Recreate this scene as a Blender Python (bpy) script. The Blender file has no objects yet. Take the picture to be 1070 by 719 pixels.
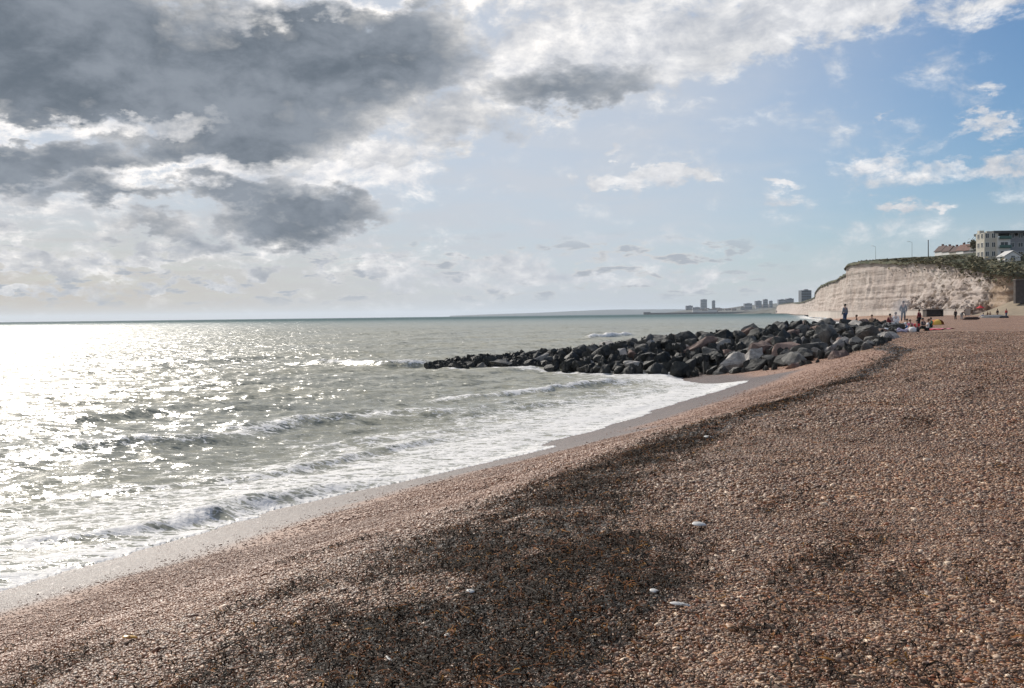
import bpy, bmesh, math, random
import numpy as np
from mathutils import Vector, Matrix, Euler
random.seed(7); rng = np.random.default_rng(7)
sc = bpy.context.scene
COL = sc.collection
# ------------------------------------------------------------------ camera
PW, PH, F = 1070.0, 719.0, 1050.0
CAM = Vector((0, 0, 4.0))
PITCH = math.atan(29.8 / F); ROLL = 0.0122
cam_d = bpy.data.cameras.new('camera'); cam = bpy.data.objects.new('camera', cam_d); COL.objects.link(cam)
cam_d.sensor_width = 36; cam_d.lens = 36 * F / PW
cam_d.clip_start = 0.05; cam_d.clip_end = 200000
RM = Matrix.Rotation(math.pi / 2 - PITCH, 4, 'X') @ Matrix.Rotation(-ROLL, 4, 'Z')
cam.matrix_world = Matrix.Translation(CAM) @ RM
sc.camera = cam
R3 = RM.to_3x3()
def ray(px, py):
    d = R3 @ Vector(((px - PW / 2) / F, -(py - PH / 2) / F, -1.0))
    return d
def at(px, py, Y):                      # photo pixel at forward distance Y
    d = ray(px, py); return CAM + d * (Y / d.y)
def onz(px, py, z=0.0):                 # photo pixel on the level z
    d = ray(px, py); return CAM + d * ((z - CAM.z) / d.z)
# ------------------------------------------------------------------ numpy noise
def vnoise(x, y, seed=0):
    xi = np.floor(x).astype(np.int64); yi = np.floor(y).astype(np.int64)
    fx = x - xi; fy = y - yi
    fx = fx * fx * fx * (fx * (fx * 6 - 15) + 10); fy = fy * fy * fy * (fy * (fy * 6 - 15) + 10)
    def h(a, b):
        n = (a * 374761393 + b * 668265263 + seed * 1442695041) & 0xffffffff
        n = ((n ^ (n >> 13)) * 1274126177) & 0xffffffff
        n = n ^ (n >> 16)
        return (n & 0xffff) / 65535.0
    a = h(xi, yi); b = h(xi + 1, yi); c = h(xi, yi + 1); d = h(xi + 1, yi + 1)
    return (a + (b - a) * fx) * (1 - fy) + (c + (d - c) * fx) * fy
def fbm(x, y, o=4, seed=0):
    s = 0; a = 0.5; t = 0
    for k in range(o):
        s = s + a * vnoise(x * 2 ** k + 17.3 * k, y * 2 ** k - 9.1 * k, seed + k); t += a; a *= 0.5
    return s / t
def smooth(a, b, x):
    t = np.clip((x - a) / (b - a), 0, 1); return t * t * (3 - 2 * t)
# ------------------------------------------------------------------ node DSL
class S:
    def __init__(s, nt, sock): s.nt = nt; s.k = sock
    def _m(s, op, *o, clamp=False):
        n = s.nt.nodes.new('ShaderNodeMath'); n.operation = op; n.use_clamp = clamp
        for i, v in enumerate((s,) + o):
            if isinstance(v, S): s.nt.links.new(v.k, n.inputs[i])
            else: n.inputs[i].default_value = v
        return S(s.nt, n.outputs[0])
    def __add__(s, o): return s._m('ADD', o)
    __radd__ = __add__
    def __sub__(s, o): return s._m('SUBTRACT', o)
    def __rsub__(s, o): return s._m('MULTIPLY', -1.0)._m('ADD', o)
    def __mul__(s, o): return s._m('MULTIPLY', o)
    __rmul__ = __mul__
    def __truediv__(s, o): return s._m('DIVIDE', o)
    def max(s, o): return s._m('MAXIMUM', o)
    def min(s, o): return s._m('MINIMUM', o)
    def clamp(s): return s._m('ADD', 0.0, clamp=True)
    def pow(s, o): return s._m('POWER', o)
def NN(nt, t, ins=None, **kw):
    n = nt.nodes.new('ShaderNode' + t)
    for k, v in kw.items(): setattr(n, k, v)
    for k, v in (ins or {}).items():
        if isinstance(v, S): nt.links.new(v.k, n.inputs[k])
        elif hasattr(v, 'is_output'): nt.links.new(v, n.inputs[k])
        else: n.inputs[k].default_value = v
    return n
def sstep(nt, x, a, b, lo=0.0, hi=1.0):
    n = NN(nt, 'MapRange', {0: x, 1: a, 2: b, 3: lo, 4: hi}, interpolation_type='SMOOTHSTEP'); return S(nt, n.outputs[0])
def lin(nt, x, a, b, lo=0.0, hi=1.0):
    n = NN(nt, 'MapRange', {0: x, 1: a, 2: b, 3: lo, 4: hi}); return S(nt, n.outputs[0])
def mixc(nt, f, a, b, mode='MIX'):
    n = nt.nodes.new('ShaderNodeMix'); n.data_type = 'RGBA'; n.blend_type = mode; n.clamp_factor = True
    for k, v in ((0, f), (6, a), (7, b)):
        if isinstance(v, S): nt.links.new(v.k, n.inputs[k])
        elif hasattr(v, 'is_output'): nt.links.new(v, n.inputs[k])
        elif isinstance(v, tuple): n.inputs[k].default_value = tuple(v) + ((1,) if len(v) == 3 else ())
        else: n.inputs[k].default_value = v
    return n.outputs[2]
def noise(nt, vec, scale, det=4, rough=0.5, dist=0.0, color=False):
    n = NN(nt, 'TexNoise', {'Scale': scale, 'Detail': det, 'Roughness': rough, 'Distortion': dist})
    if vec is not None: nt.links.new(vec, n.inputs['Vector'])
    return n.outputs['Color'] if color else S(nt, n.outputs[0])
def new_mat(name):
    m = bpy.data.materials.new(name); m.use_nodes = True
    nt = m.node_tree; nt.nodes.clear()
    out = nt.nodes.new('ShaderNodeOutputMaterial'); b = nt.nodes.new('ShaderNodeBsdfPrincipled')
    nt.links.new(b.outputs[0], out.inputs[0]); return m, nt, b, out
def put(nt, sock, v):
    nt.links.new(v.k if isinstance(v, S) else v, sock)
def mapped(nt, vec, scale=(1, 1, 1), rot=(0, 0, 0), loc=(0, 0, 0)):
    n = NN(nt, 'Mapping', {'Scale': scale, 'Rotation': rot, 'Location': loc}); nt.links.new(vec, n.inputs[0]); return n.outputs[0]
MATS = {}
def simple(name, col, rough=0.7, var=0.25, scale=3.0, bump=0.0, metal=0.0):
    if name in MATS: return MATS[name]
    m, nt, b, out = new_mat(name)
    tc = NN(nt, 'TexCoord').outputs['Object']
    nz = noise(nt, tc, scale, 5, 0.6)
    lo = tuple(c * (1 - var) for c in col); hi = tuple(min(1, c * (1 + var)) for c in col)
    put(nt, b.inputs['Base Color'], mixc(nt, lin(nt, nz, 0.3, 0.7), lo, hi))
    b.inputs['Roughness'].default_value = rough; b.inputs['Metallic'].default_value = metal
    if bump:
        bp = NN(nt, 'Bump', {'Height': nz, 'Distance': bump}); put(nt, b.inputs['Normal'], bp.outputs[0])
    MATS[name] = m; return m
# ------------------------------------------------------------------ object helpers
def link_mesh(name, verts, faces, mat=None, parent=None, smooth_=False, attrs=None):
    me = bpy.data.meshes.new(name)
    if isinstance(verts, np.ndarray):
        me.vertices.add(len(verts)); me.vertices.foreach_set('co', np.ascontiguousarray(verts, dtype=np.float32).ravel())
        f = np.asarray(faces, dtype=np.int32); k = f.shape[1]
        me.loops.add(f.size); me.polygons.add(len(f))
        me.loops.foreach_set('vertex_index', f.ravel())
        me.polygons.foreach_set('loop_start', np.arange(0, f.size, k, dtype=np.int32))
        me.polygons.foreach_set('loop_total', np.full(len(f), k, dtype=np.int32))
        me.update(calc_edges=True); me.validate()
    else:
        me.from_pydata(verts, [], faces); me.update()
    for a, v in (attrs or {}).items():
        at_ = me.attributes.new(a, 'FLOAT', 'POINT'); at_.data.foreach_set('value', np.ascontiguousarray(v, dtype=np.float32))
    if smooth_: me.polygons.foreach_set('use_smooth', np.ones(len(me.polygons), dtype=bool))
    if mat: me.materials.append(mat)
    o = bpy.data.objects.new(name, me); COL.objects.link(o)
    if parent: o.parent = parent
    return o
def bmobj(name, bm, mat, parent=None, sm=False):
    me = bpy.data.meshes.new(name); bmesh.ops.recalc_face_normals(bm, faces=bm.faces); bm.to_mesh(me); bm.free()
    if sm: me.polygons.foreach_set('use_smooth', np.ones(len(me.polygons), dtype=bool))
    if mat: me.materials.append(mat)
    o = bpy.data.objects.new(name, me); COL.objects.link(o)
    if parent: o.parent = parent
    return o
def tag(o, label, cat, group=None):
    o['label'] = label; o['category'] = cat
    if group: o['group'] = group
    return o
def empty(name, loc, label, cat, group=None, rz=0):
    o = bpy.data.objects.new(name, None); COL.objects.link(o); o.location = loc; o.rotation_euler = (0, 0, rz)
    o.empty_display_size = 0.2
    return tag(o, label, cat, group)
def box(bm, c, s, rz=0.0, bevel=0.0):
    m = Matrix.Translation(c) @ Matrix.Rotation(rz, 4, 'Z') @ Matrix.Diagonal((s[0], s[1], s[2], 1))
    r = bmesh.ops.create_cube(bm, size=1, matrix=m)
    if bevel: bmesh.ops.bevel(bm, geom=list({e for v in r['verts'] for e in v.link_edges}), offset=bevel, segments=1, affect='EDGES')
def tube(bm, a, b, r0, r1, n=8):
    a = Vector(a); b = Vector(b); d = b - a; q = Vector((0, 0, 1)).rotation_difference(d.normalized())
    m = Matrix.Translation((a + b) / 2) @ q.to_matrix().to_4x4()
    bmesh.ops.create_cone(bm, cap_ends=True, segments=n, radius1=r0, radius2=r1, depth=d.length, matrix=m)
def struct(o): o['kind'] = 'structure'; return o
def stuff(o, label, cat): o['kind'] = 'stuff'; return tag(o, label, cat)
def grid_faces(nr, nc):
    i = np.arange(nr * nc).reshape(nr, nc)
    return np.stack([i[:-1, :-1], i[:-1, 1:], i[1:, 1:], i[1:, :-1]], -1).reshape(-1, 4)

# ================================================================== LIGHT
SUN_AZ, SUN_EL = math.radians(-28.5), math.radians(34)
sd = Vector((math.sin(SUN_AZ) * math.cos(SUN_EL), math.cos(SUN_AZ) * math.cos(SUN_EL), math.sin(SUN_EL)))
sl = bpy.data.lights.new('sun', 'SUN'); sl.energy = 4.3; sl.angle = math.radians(0.5); sl.color = (1.0, 0.93, 0.84)
so = bpy.data.objects.new('sun', sl); COL.objects.link(so); so.rotation_euler = sd.to_track_quat('Z', 'Y').to_euler()
# ---- sky
w = bpy.data.worlds.new('World'); sc.world = w; w.use_nodes = True
nt = w.node_tree; nt.nodes.clear()
wo = nt.nodes.new('ShaderNodeOutputWorld'); bg = nt.nodes.new('ShaderNodeBackground'); nt.links.new(bg.outputs[0], wo.inputs[0])
BG = 0.1; bg.inputs[1].default_value = BG
sky = NN(nt, 'TexSky', sky_type='NISHITA', sun_disc=False, sun_elevation=SUN_EL, sun_rotation=SUN_AZ, air_density=1.0, dust_density=0.6, ozone_density=1.6, altitude=0)
gen = NN(nt, 'TexCoord').outputs['Generated']
nrm = NN(nt, 'VectorMath', {0: gen}, operation='NORMALIZE').outputs[0]
sep = NN(nt, 'SeparateXYZ', {0: nrm}); dx, dy, dz = (S(nt, sep.outputs[i]) for i in range(3))
az = dx._m('ARCTAN2', dy); el = dz._m('ARCSINE')
# cloud detail noises on direction
comb = NN(nt, 'CombineXYZ', {0: az, 1: el, 2: 0.0}).outputs[0]
zs = dz.max(0.0) + 0.10
pl = NN(nt, 'CombineXYZ', {0: dx / zs, 1: dy / zs, 2: 0.0}).outputs[0]       # flat cloud layer seen in perspective
warp = noise(nt, mapped(nt, comb, (1, 1.7, 1)), 7.0, 3, 0.5, color=True)
wv = NN(nt, 'VectorMath', {0: warp, 1: (0.5, 0.5, 0.5)}, operation='SUBTRACT').outputs[0]
warpb = noise(nt, mapped(nt, comb, (1, 1.9, 1), loc=(5, 2, 0)), 30.0, 5, 0.6, color=True)
wvb = NN(nt, 'VectorMath', {0: warpb, 1: (0.5, 0.5, 0.5)}, operation='SUBTRACT').outputs[0]
wvb = NN(nt, 'VectorMath', {0: wvb, 'Scale': 0.055}, operation='SCALE').outputs[0]
wv2 = NN(nt, 'VectorMath', {0: wv, 'Scale': 0.08}, operation='SCALE').outputs[0]
wv2 = NN(nt, 'VectorMath', {0: wv2, 1: wvb}, operation='ADD').outputs[0]
cw = NN(nt, 'VectorMath', {0: comb, 1: wv2}, operation='ADD').outputs[0]
n1 = noise(nt, mapped(nt, comb, (1, 1.7, 1)), 18.0, 10, 0.66, 0.25)            # billows
n1b = noise(nt, mapped(nt, comb, (1, 1.7, 1), loc=(0.012, -0.022, 0)), 18.0, 10, 0.66, 0.25)
n2 = noise(nt, mapped(nt, pl, (1.0, 1.0, 1), rot=(0, 0, 0.5)), 2.2, 8, 0.6, 0.4)  # layer
n3 = noise(nt, mapped(nt, comb, (0.6, 2.0, 1), loc=(3, 0, 0)), 42.0, 7, 0.58, 0.2)  # little flat clouds low down
def A(px): return math.atan((px - 535) / F)
def E(px, py): return (336.2 - 0.0122 * px - py) / F * math.cos(A(px))
#            px   py   rx   ry  tilt weight dark
CL = [
 (60,   60, 300, 105, 0, 1.5, 1.0), (300,  70, 215, 100, 0, 1.5, 1.0), (430,  62, 95, 78, 0, 1.3, 1.0), (150, 95, 200, 80, 0, 1.3, 1.0),
 (265, 140, 130,  72, -6, 1.5, 1.0), (-60, -60, 420, 110, 0, 1.3, 1.0), (330, 120, 110, 60, -12, 1.2, 1.0),
 (40,  172, 175,  38, 2, 1.35, 0.95), (115, 206,  105,  24, 3, 1.2, 0.95), (315, 236, 118,  40, 0, 1.35, 1.0), (250, 205, 80, 30, 0, 1.1, .95),
 (160, 243,  75,  22, 5, 1.05, 0.85), (222, 258, 60, 16, 0, 1.0, 0.8), (0, 232, 30, 22, 0, .95, 0.8),
 (290, 279,  40,  15, 0, .95, 0.7), (118, 290,  42,  15, 0, .9, 0.65), (45, 266,  62,  14, 0, .95, 0.7),
 (178, 294, 30, 12, 0, .9, 0.6), (145, 266, 34, 12, 0, .9, .65), (60, 292, 34, 12, 0, .85, .6), (415, 281, 42, 14, 0, .85, .55), (10, 300, 50, 9, 0, .8, .5), (235, 300, 40, 8, 0, .8, .5),
 (640,  55, 175,  72, -6, 1.0, 0.15), (560, 60, 80, 60, 0, .9, .1), (800,  30, 210,  52, -10, 1.0, 0.15), (590,  97, 120,  38, -3, 1.25, 1.0),
 (480, 140, 110,  52, 0, 0.85, 0.70), (400, 175, 110, 50, 0, 0.85, 0.35), (330, 195, 90, 34, 0, .85, .15), (500, 40, 90, 70, 0, 0.7, 0.1), (150, 225, 190, 40, 0, .46, .1), (60, 260, 120, 30, 0, .34, .1), (300, 262, 120, 24, 0, .38, .1),
 (674, 187,  88,  16, 0, 0.95, 0.12), (828, 186, 36, 8, 0, 0.7, 0.0), (832, 208, 48, 15, 10, 0.60, 0.1), (925, 190,  70,  20, 10, 0.66, 0.1),
 (1040, 147, 62, 9, 0, 0.56, 0.0), (1040, 180, 150, 14, 4, 0.60, 0.0), (1040, 106, 26, 10, 12, .55, .0), (940, 221, 26, 6, 0, .55, .1), (982, 222, 18, 6, 0, .55, .1),
 (633, 157, 24, 6, 0, .6, 0), (922, 122, 12, 5, 0, .6, 0), (1040, 5, 120, 22, 0, .5, 0), (700, -60, 330, 90, -5, 1.1, .4),
 (520, 275, 110, 16, 0, .66, .3), (600, 288, 190, 18, 0, .72, .3), (740, 292, 70, 12, 0, .64, .3), (440, 290, 120, 14, 0, .6, .4),
]
cov = None; drk = None
for (px, py, rx, ry, t, wgt, dk) in CL:
    m = NN(nt, 'Mapping', {0: cw, 1: (A(px), E(px, py), 0), 2: (0, 0, math.radians(-t)), 3: (rx / F, ry / F, 1)}, vector_type='TEXTURE').outputs[0]
    if dk >= 0.5:
        sp = NN(nt, 'SeparateXYZ', {0: m}); mx = S(nt, sp.outputs[0]); my = S(nt, sp.outputs[1]); my = my.max(my * (-1.7 if ry < 60 else -1.15))
        g = (1.0 - (mx * mx + my * my)).max(0.0)
    else:
        r = S(nt, NN(nt, 'VectorMath', {0: m}, operation='LENGTH').outputs['Value']); g = (1.0 - r * r).max(0.0)
    g = g._m('MULTIPLY', wgt)
    cov = g if cov is None else cov._m('SMOOTH_MAX', g, 0.25)
    if dk > 0:
        gd = g * dk; drk = gd if drk is None else drk._m('SMOOTH_MAX', gd, 0.35)
for (px, py, rx, ry, t, wg) in ((60, 129, 180, 14, -4, .95), (215, 187, 110, 17, -8, .75), (400, 195, 80, 26, 0, .7), (350, 4, 110, 26, -8, .9)):
    m = NN(nt, 'Mapping', {0: cw, 1: (A(px), E(px, py), 0), 2: (0, 0, math.radians(-t)), 3: (rx / F, ry / F, 1)}, vector_type='TEXTURE').outputs[0]
    r = S(nt, NN(nt, 'VectorMath', {0: m}, operation='LENGTH').outputs['Value'])
    cut = (1.0 - r * r).max(0.0) * wg; cov = cov - cut * .22; drk = drk - cut
cov = cov.max(0.0); drk = drk.max(0.0)
nlow = noise(nt, mapped(nt, comb, (1, 1.8, 1), loc=(7, 1, 0)), 5.5, 4, 0.55)
n4 = noise(nt, mapped(nt, comb, (1, 1.6, 1), rot=(0, 0, .5), loc=(2, 4, 0)), 10.0, 6, 0.52, 0.5)
dens = cov * 1.0 + (n1 - 0.5) * 2.3 * sstep(nt, cov, 0.0, 0.30) + (nlow - .5) * .8 * sstep(nt, cov, 0.0, 0.30) - 0.22
bill = (n1 - n1b) * 4.2
alpha = sstep(nt, dens, -0.04, 0.55)
dark = lin(nt, drk * 1.15 + (n1 - .5) * .95 + (n4 - .5) * 1.3 - bill * 0.30, 0.10, 1.35).clamp().pow(0.85) * sstep(nt, drk, 0.0, 0.45)
# light whites close to the sun side, cooler whites away from it
cosun = S(nt, NN(nt, 'VectorMath', {0: nrm, 1: tuple(sd)}, operation='DOT_PRODUCT').outputs['Value'])
near = sstep(nt, cosun, 0.72, 0.98)
white = mixc(nt, near, (8.6, 8.6, 8.8), (11.5, 11.0, 10.6))
grey = mixc(nt, sstep(nt, nlow * .45 + n4 * .45 + n1 * .10 - bill * .10, .36, .64), (1.35, 1.66, 2.05), (2.8, 3.15, 3.65))
shade = mixc(nt, (bill * 0.5 + 0.5).clamp(), (0.62, 0.66, 0.73), (1.16, 1.15, 1.12))
wsh = mixc(nt, 1.0, white, shade, 'MULTIPLY')
cloud = mixc(nt, dark, wsh, grey)
# high veil of thin cloud and haze: pale low down, cream beneath the sun, blue high on the right
veil_n = sstep(nt, n2, 0.30, 0.75)
lowv = sstep(nt, el, 0.0, 0.26, 1.0, 0.0)
leftv = sstep(nt, az, 0.08, 0.50, 1.0, 0.0)
rightlow = sstep(nt, el, 0.0, 0.14, 0.85, 0.0)
veil = (lowv * leftv * 1.0).max(rightlow).max(leftv * 0.90) + (veil_n - 0.3) * 0.20 * sstep(nt, az, 0.5, 0.1)
veil = veil.clamp()
vcol = mixc(nt, sstep(nt, az, -0.46, 0.10), (5.7, 5.05, 4.5), (5.9, 6.3, 6.9))
lowcol = mixc(nt, sstep(nt, el, 0.0, 0.16), vcol, (6.0, 6.35, 6.95))
base = mixc(nt, veil * 0.92, mixc(nt, 1.0, sky.outputs[0], (0.55, 0.72, 0.88), 'MULTIPLY'), lowcol)
# small flat clouds strung out above the horizon
smallm = sstep(nt, n3 + (nlow - .5) * .25, 0.49, 0.58) * sstep(nt, el, 0.006, 0.026) * sstep(nt, el, 0.058, 0.085, 1.0, 0.0) * sstep(nt, az, 0.30, 0.18)
smallc = mixc(nt, sstep(nt, n3, 0.52, 0.62), (7.0, 6.9, 6.8), (4.1, 4.45, 5.0))
base = mixc(nt, smallm * 0.9, base, smallc)
col = mixc(nt, alpha * sstep(nt, el, -0.01, 0.01), base, cloud)
nt.links.new(col, bg.inputs[0])

# ================================================================== TERRAIN FUNCTIONS
WP = [(-80, -56), (0, -14.8), (10, -10.0), (15.4, -7.4), (16.7, -6.7), (21.5, -5.0), (23.7, -3.6), (26.8, -.8), (28.8, 1.25), (29.8, 1.35), (31.2, 0.9), (34.6, 2.9), (40, 5.2), (45.5, 7.6), (50, 9.9), (54.5, 12.7), (56, 12.9), (57.5, 11.7), (60, 11.2), (66, 11), (75, 13), (100, 25), (300, 112), (440, 134), (470, 150), (520, 162), (640, 188), (900, 262), (1500, 418), (2600, 700), (5000, 1600)]
WS = [(-80, -56), (0, -14.8), (12, -9.2), (20, -5.2), (30, 0.6), (40, 5.2), (50, 9.8), (58, 12.3), (66, 13.0), (75, 15), (100, 25), (300, 112), (440, 134), (470, 150), (520, 162), (640, 188), (900, 262), (1500, 418), (2600, 700), (5000, 1600)]
def interp(P, y): return np.interp(y, [p[0] for p in P], [p[1] for p in P])
def Wp(y):
    y = np.asarray(y, float)
    r = interp(WP, y) + (fbm(y * 0.55, y * 0 + 3.3, 3, 5) - 0.5) * 1.0 + (fbm(y * 2.3, y * 0 + 1.3, 2, 6) - 0.5) * 0.28
    return r
CT = 0.905
def s_of(x, y): # smooth shore distance for the beach profile
    y = np.asarray(y, float)
    ww = (interp(WS, y - 3) + interp(WS, y) + interp(WS, y + 3)) / 3
    return (x - ww) * CT
PROF = [(-30, -2.5), (-8, -1.0), (-2, -0.32), (0, -0.02), (1.5, 0.22), (3, 0.55), (6, 1.25), (8.5, 1.92), (10.5, 2.24), (12, 2.36), (15, 2.42), (40, 2.34), (100, 2.25), (400, 2.2)]
def beach_z(x, y):
    s = s_of(x, y)
    z = interp(PROF, s); z = (z + interp(PROF, s - 0.8) + interp(PROF, s + 0.8)) / 3
    amp = smooth(1.5, 5, s)
    z = z + amp * ((fbm(x * 0.35, y * 0.35, 4, 11) - 0.5) * 0.16 + (fbm(x * 1.6, y * 1.6, 3, 12) - 0.5) * 0.05)
    return z
def weed(x, y):
    s = s_of(x, y)
    c = np.interp(y, [2, 5, 7, 9, 12, 20, 38, 60], [11.5, 10.9, 10.3, 9.8, 9.1, 9.1, 8.8, 8.8]) + (fbm(x * .3, y * .3, 3, 24) - .5) * 1.0
    hw = np.interp(y, [2, 6, 12, 30], [1.25, .98, .74, .6])
    q = (s - c) / hw
    core = np.exp(-(np.abs(q) ** 2.4) * .9)
    up = smooth(3.6, 1.0, np.abs(q - 1.0)) * .36
    n = fbm(s * 0.9 + 3, y * 0.55, 5, 21) * 0.45 + fbm(x * 1.9, y * 1.9, 5, 22) * 0.55
    n2_ = fbm(x * 6, y * 6, 3, 23)
    g = smooth(0.38, 0.60, n + 0.10 * core) * np.minimum(core * 1.12, 1)
    g = np.maximum(g, core * (.30 + .45 * smooth(13, 20, y)))
    g2 = smooth(0.50, 0.68, fbm(s * 1.2 + 9, y * .6, 4, 26) * .5 + fbm(x * 3, y * 3, 4, 27) * .5) * up
    st = smooth(0.58, 0.74, fbm(s * 1.6, y * .5, 5, 29)) * smooth(4.5, 7, s) * smooth(17, 12.5, s) * 0.35
    return np.clip(np.maximum.reduce([g * 1.04, g2, st]) * (0.10 + 1.75 * n2_), 0, 1) * smooth(75, 50, y)
def beach_zp(x, y): return float(beach_z(np.array([x], float), np.array([y], float))[0])
def onbeach(px, py):
    d = ray(px, py); lo_, hi_ = 1.0, 600.0
    t = 1.0
    while t < 600:
        p = CAM + d * (t / d.y)
        if p.z < beach_zp(p.x, p.y): break
        t *= 1.01
    return CAM + d * (t / d.y)

# ---------------------------------------------------------------- beach
ys = np.concatenate([np.arange(-60, -3, 1.0), np.arange(-3, 32, 0.12), 32 * np.exp(np.arange(0, math.log(460 / 32), 0.008))])
ss = np.concatenate([np.arange(-16, -2, 0.8), np.arange(-2, 16, 0.09), 16 + np.cumsum(0.12 * 1.05 ** np.arange(90))])
ss = ss[ss < 175]
YY, SS = np.meshgrid(ys, ss, indexing='ij')
ww = (interp(WS, YY - 3) + interp(WS, YY) + interp(WS, YY + 3)) / 3
XX = ww + SS / CT
ZZ = beach_z(XX, YY)
sw = (XX - Wp(YY)) * CT
wetline = 2.5 + (fbm(YY * 0.5, YY * 0 + 9, 3, 41) - .5) * 1.2
wet = smooth(wetline + 0.7, wetline - 0.5, sw)
bm_, nt, b, out = new_mat('shingle')
tc = NN(nt, 'TexCoord').outputs['Object']
PALETTE = [(0.0, (.040, .026, .019)), (.14, (.135, .076, .045)), (.29, (.080, .058, .046)), (.42, (.20, .118, .070)), (.54, (.105, .052, .031)), (.65, (.155, .120, .095)), (.76, (.26, .165, .10)), (.86, (.17, .060, .024)), (.915, (.31, .26, .21)), (.975, (.60, .54, .46))]
def palette(nt, fac):
    r = nt.nodes.new('ShaderNodeValToRGB'); r.color_ramp.interpolation = 'CONSTANT'
    e = r.color_ramp.elements
    e[0].position = 0; e[0].color = PALETTE[0][1] + (1,); e[1].position = PALETTE[1][0]; e[1].color = PALETTE[1][1] + (1,)
    for p, c in PALETTE[2:]:
        k = e.new(p); k.color = c + (1,)
    put(nt, r.inputs[0], fac); return r.outputs[0]
vor = NN(nt, 'TexVoronoi', {'Scale': 30.0}); nt.links.new(tc, vor.inputs['Vector'])
vc = NN(nt, 'SeparateColor', {0: vor.outputs['Color']}); vr = S(nt, vc.outputs[0]); vd = S(nt, vor.outputs['Distance'])
vorb = NN(nt, 'TexVoronoi', {'Scale': 11.0}); nt.links.new(tc, vorb.inputs['Vector'])
vcb = S(nt, NN(nt, 'SeparateColor', {0: vorb.outputs['Color']}).outputs[0])
pc = palette(nt, vr)
pcb = palette(nt, vcb)
dist_ = S(nt, NN(nt, 'VectorMath', {0: tc}, operation='LENGTH').outputs['Value'])
pc = mixc(nt, sstep(nt, dist_, 8.0, 40.0, 0.0, 0.45), pc, pcb)
mac = noise(nt, tc, 0.35, 5, 0.6)
pc = mixc(nt, 1.0, pc, mixc(nt, sstep(nt, mac, .35, .65), (1.36, 1.15, .96), (1.80, 1.56, 1.32)), 'MULTIPLY')
shore = S(nt, NN(nt, 'Attribute', attribute_name='shore').outputs['Fac'])
red = sstep(nt, shore, 9.5, 6.5) * sstep(nt, shore, 1.5, 2.5)
pc = mixc(nt, red * 0.6, pc, (.33, .19, .132))
wet_ = S(nt, NN(nt, 'Attribute', attribute_name='wet').outputs['Fac'])
wd_ = S(nt, NN(nt, 'Attribute', attribute_name='weed').outputs['Fac'])
wn = noise(nt, tc, 24.0, 4, 0.7)
pc = mixc(nt, sstep(nt, wd_ * 1.0 + (wn - 0.5) * 1.5, 0.28, 0.62), pc, (.016, .012, .010))
pc = mixc(nt, wet_, pc, mixc(nt, 1.0, mixc(nt, .4, pc, (.12, .085, .08)), (.40, .365, .375), 'MULTIPLY'))
put(nt, b.inputs['Base Color'], pc)
put(nt, b.inputs['Roughness'], lin(nt, wet_, 0, 1, 0.62, 0.46))
put(nt, b.inputs['Specular IOR Level'], lin(nt, wet_, 0, 1, 0.35, 0.5))
hgt = (1.0 - vd * 1.6).max(0.0).pow(0.5)
bp = NN(nt, 'Bump', {'Height': hgt, 'Distance': 0.012}); put(nt, bp.inputs['Strength'], lin(nt, wet_, 0, 1, 0.8, 1.0))
vn = NN(nt, 'VectorMath', {0: vor.outputs['Color'], 1: (.5, .5, .5)}, operation='SUBTRACT').outputs[0]
vn = NN(nt, 'VectorMath', {0: vn, 'Scale': wet_ * 0.5}, operation='SCALE').outputs[0]
vn = NN(nt, 'VectorMath', {0: bp.outputs[0], 1: vn}, operation='ADD').outputs[0]
put(nt, b.inputs['Normal'], NN(nt, 'VectorMath', {0: vn}, operation='NORMALIZE').outputs[0])
V = np.stack([XX, YY, ZZ], -1).reshape(-1, 3)
beach = struct(link_mesh('beach', V, grid_faces(*XX.shape), bm_, None, True, {'wet': wet.ravel(), 'weed': weed(XX, YY).ravel(), 'shore': sw.ravel()}))

# ---------------------------------------------------------------- shingle pebbles (points -> instances)
def scatter(r0, r1, dens, a0=-40, a1=40):
    area = math.radians(a1 - a0) / 2 * (r1 ** 2 - r0 ** 2); n = int(area * dens)
    r = np.sqrt(rng.uniform(r0 ** 2, r1 ** 2, n)); a = np.radians(rng.uniform(a0, a1, n))
    return r * np.sin(a), r * np.cos(a)
PX = []; PY = []; PS = []
for (r0, r1, dn, sz) in ((2.0, 5.5, 6000, .0078), (5.5, 9, 3600, .0092), (9, 15, 1800, .0120), (15, 26, 560, .0175), (26, 46, 150, .024), (46, 80, 36, .030)):
    x, y = scatter(r0, r1, dn); s = (x - Wp(y)) * CT
    wdv = weed(x, y)
    k = (s > 1.3 + rng.uniform(0, 1, len(x)) ** .55 * 3.4) & (rng.uniform(0, 1, len(x)) > wdv * 0.8)
    x, y = x[k], y[k]; PX.append(x); PY.append(y); PS.append(sz * np.exp(rng.normal(0, .36, len(x))) * (.62 + .38 * smooth(2, 7, s[k])) * (.8 + .5 * fbm(x * .5, y * .5, 3, 44)))
PX = np.concatenate(PX); PY = np.concatenate(PY); PS = np.clip(np.concatenate(PS), .0045, .045)
PZ = beach_z(PX, PY) + PS * 0.15
pm, nt, b, out = new_mat('pebble')
oi = S(nt, NN(nt, 'ObjectInfo').outputs['Random'])
c = mixc(nt, .30, palette(nt, oi), (.135, .092, .066)); shp = S(nt, NN(nt, 'Attribute', attribute_name='shore', attribute_type='INSTANCER').outputs['Fac'])
c = mixc(nt, sstep(nt, shp, 9.0, 6.5) * .55, c, (.205, .118, .080)); c = mixc(nt, sstep(nt, shp, 4.5, 1.8) * .35, c, (.08, .050, .038)); gp = NN(nt, 'NewGeometry').outputs['Position']
mac = noise(nt, gp, 0.35, 5, 0.6)
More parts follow.
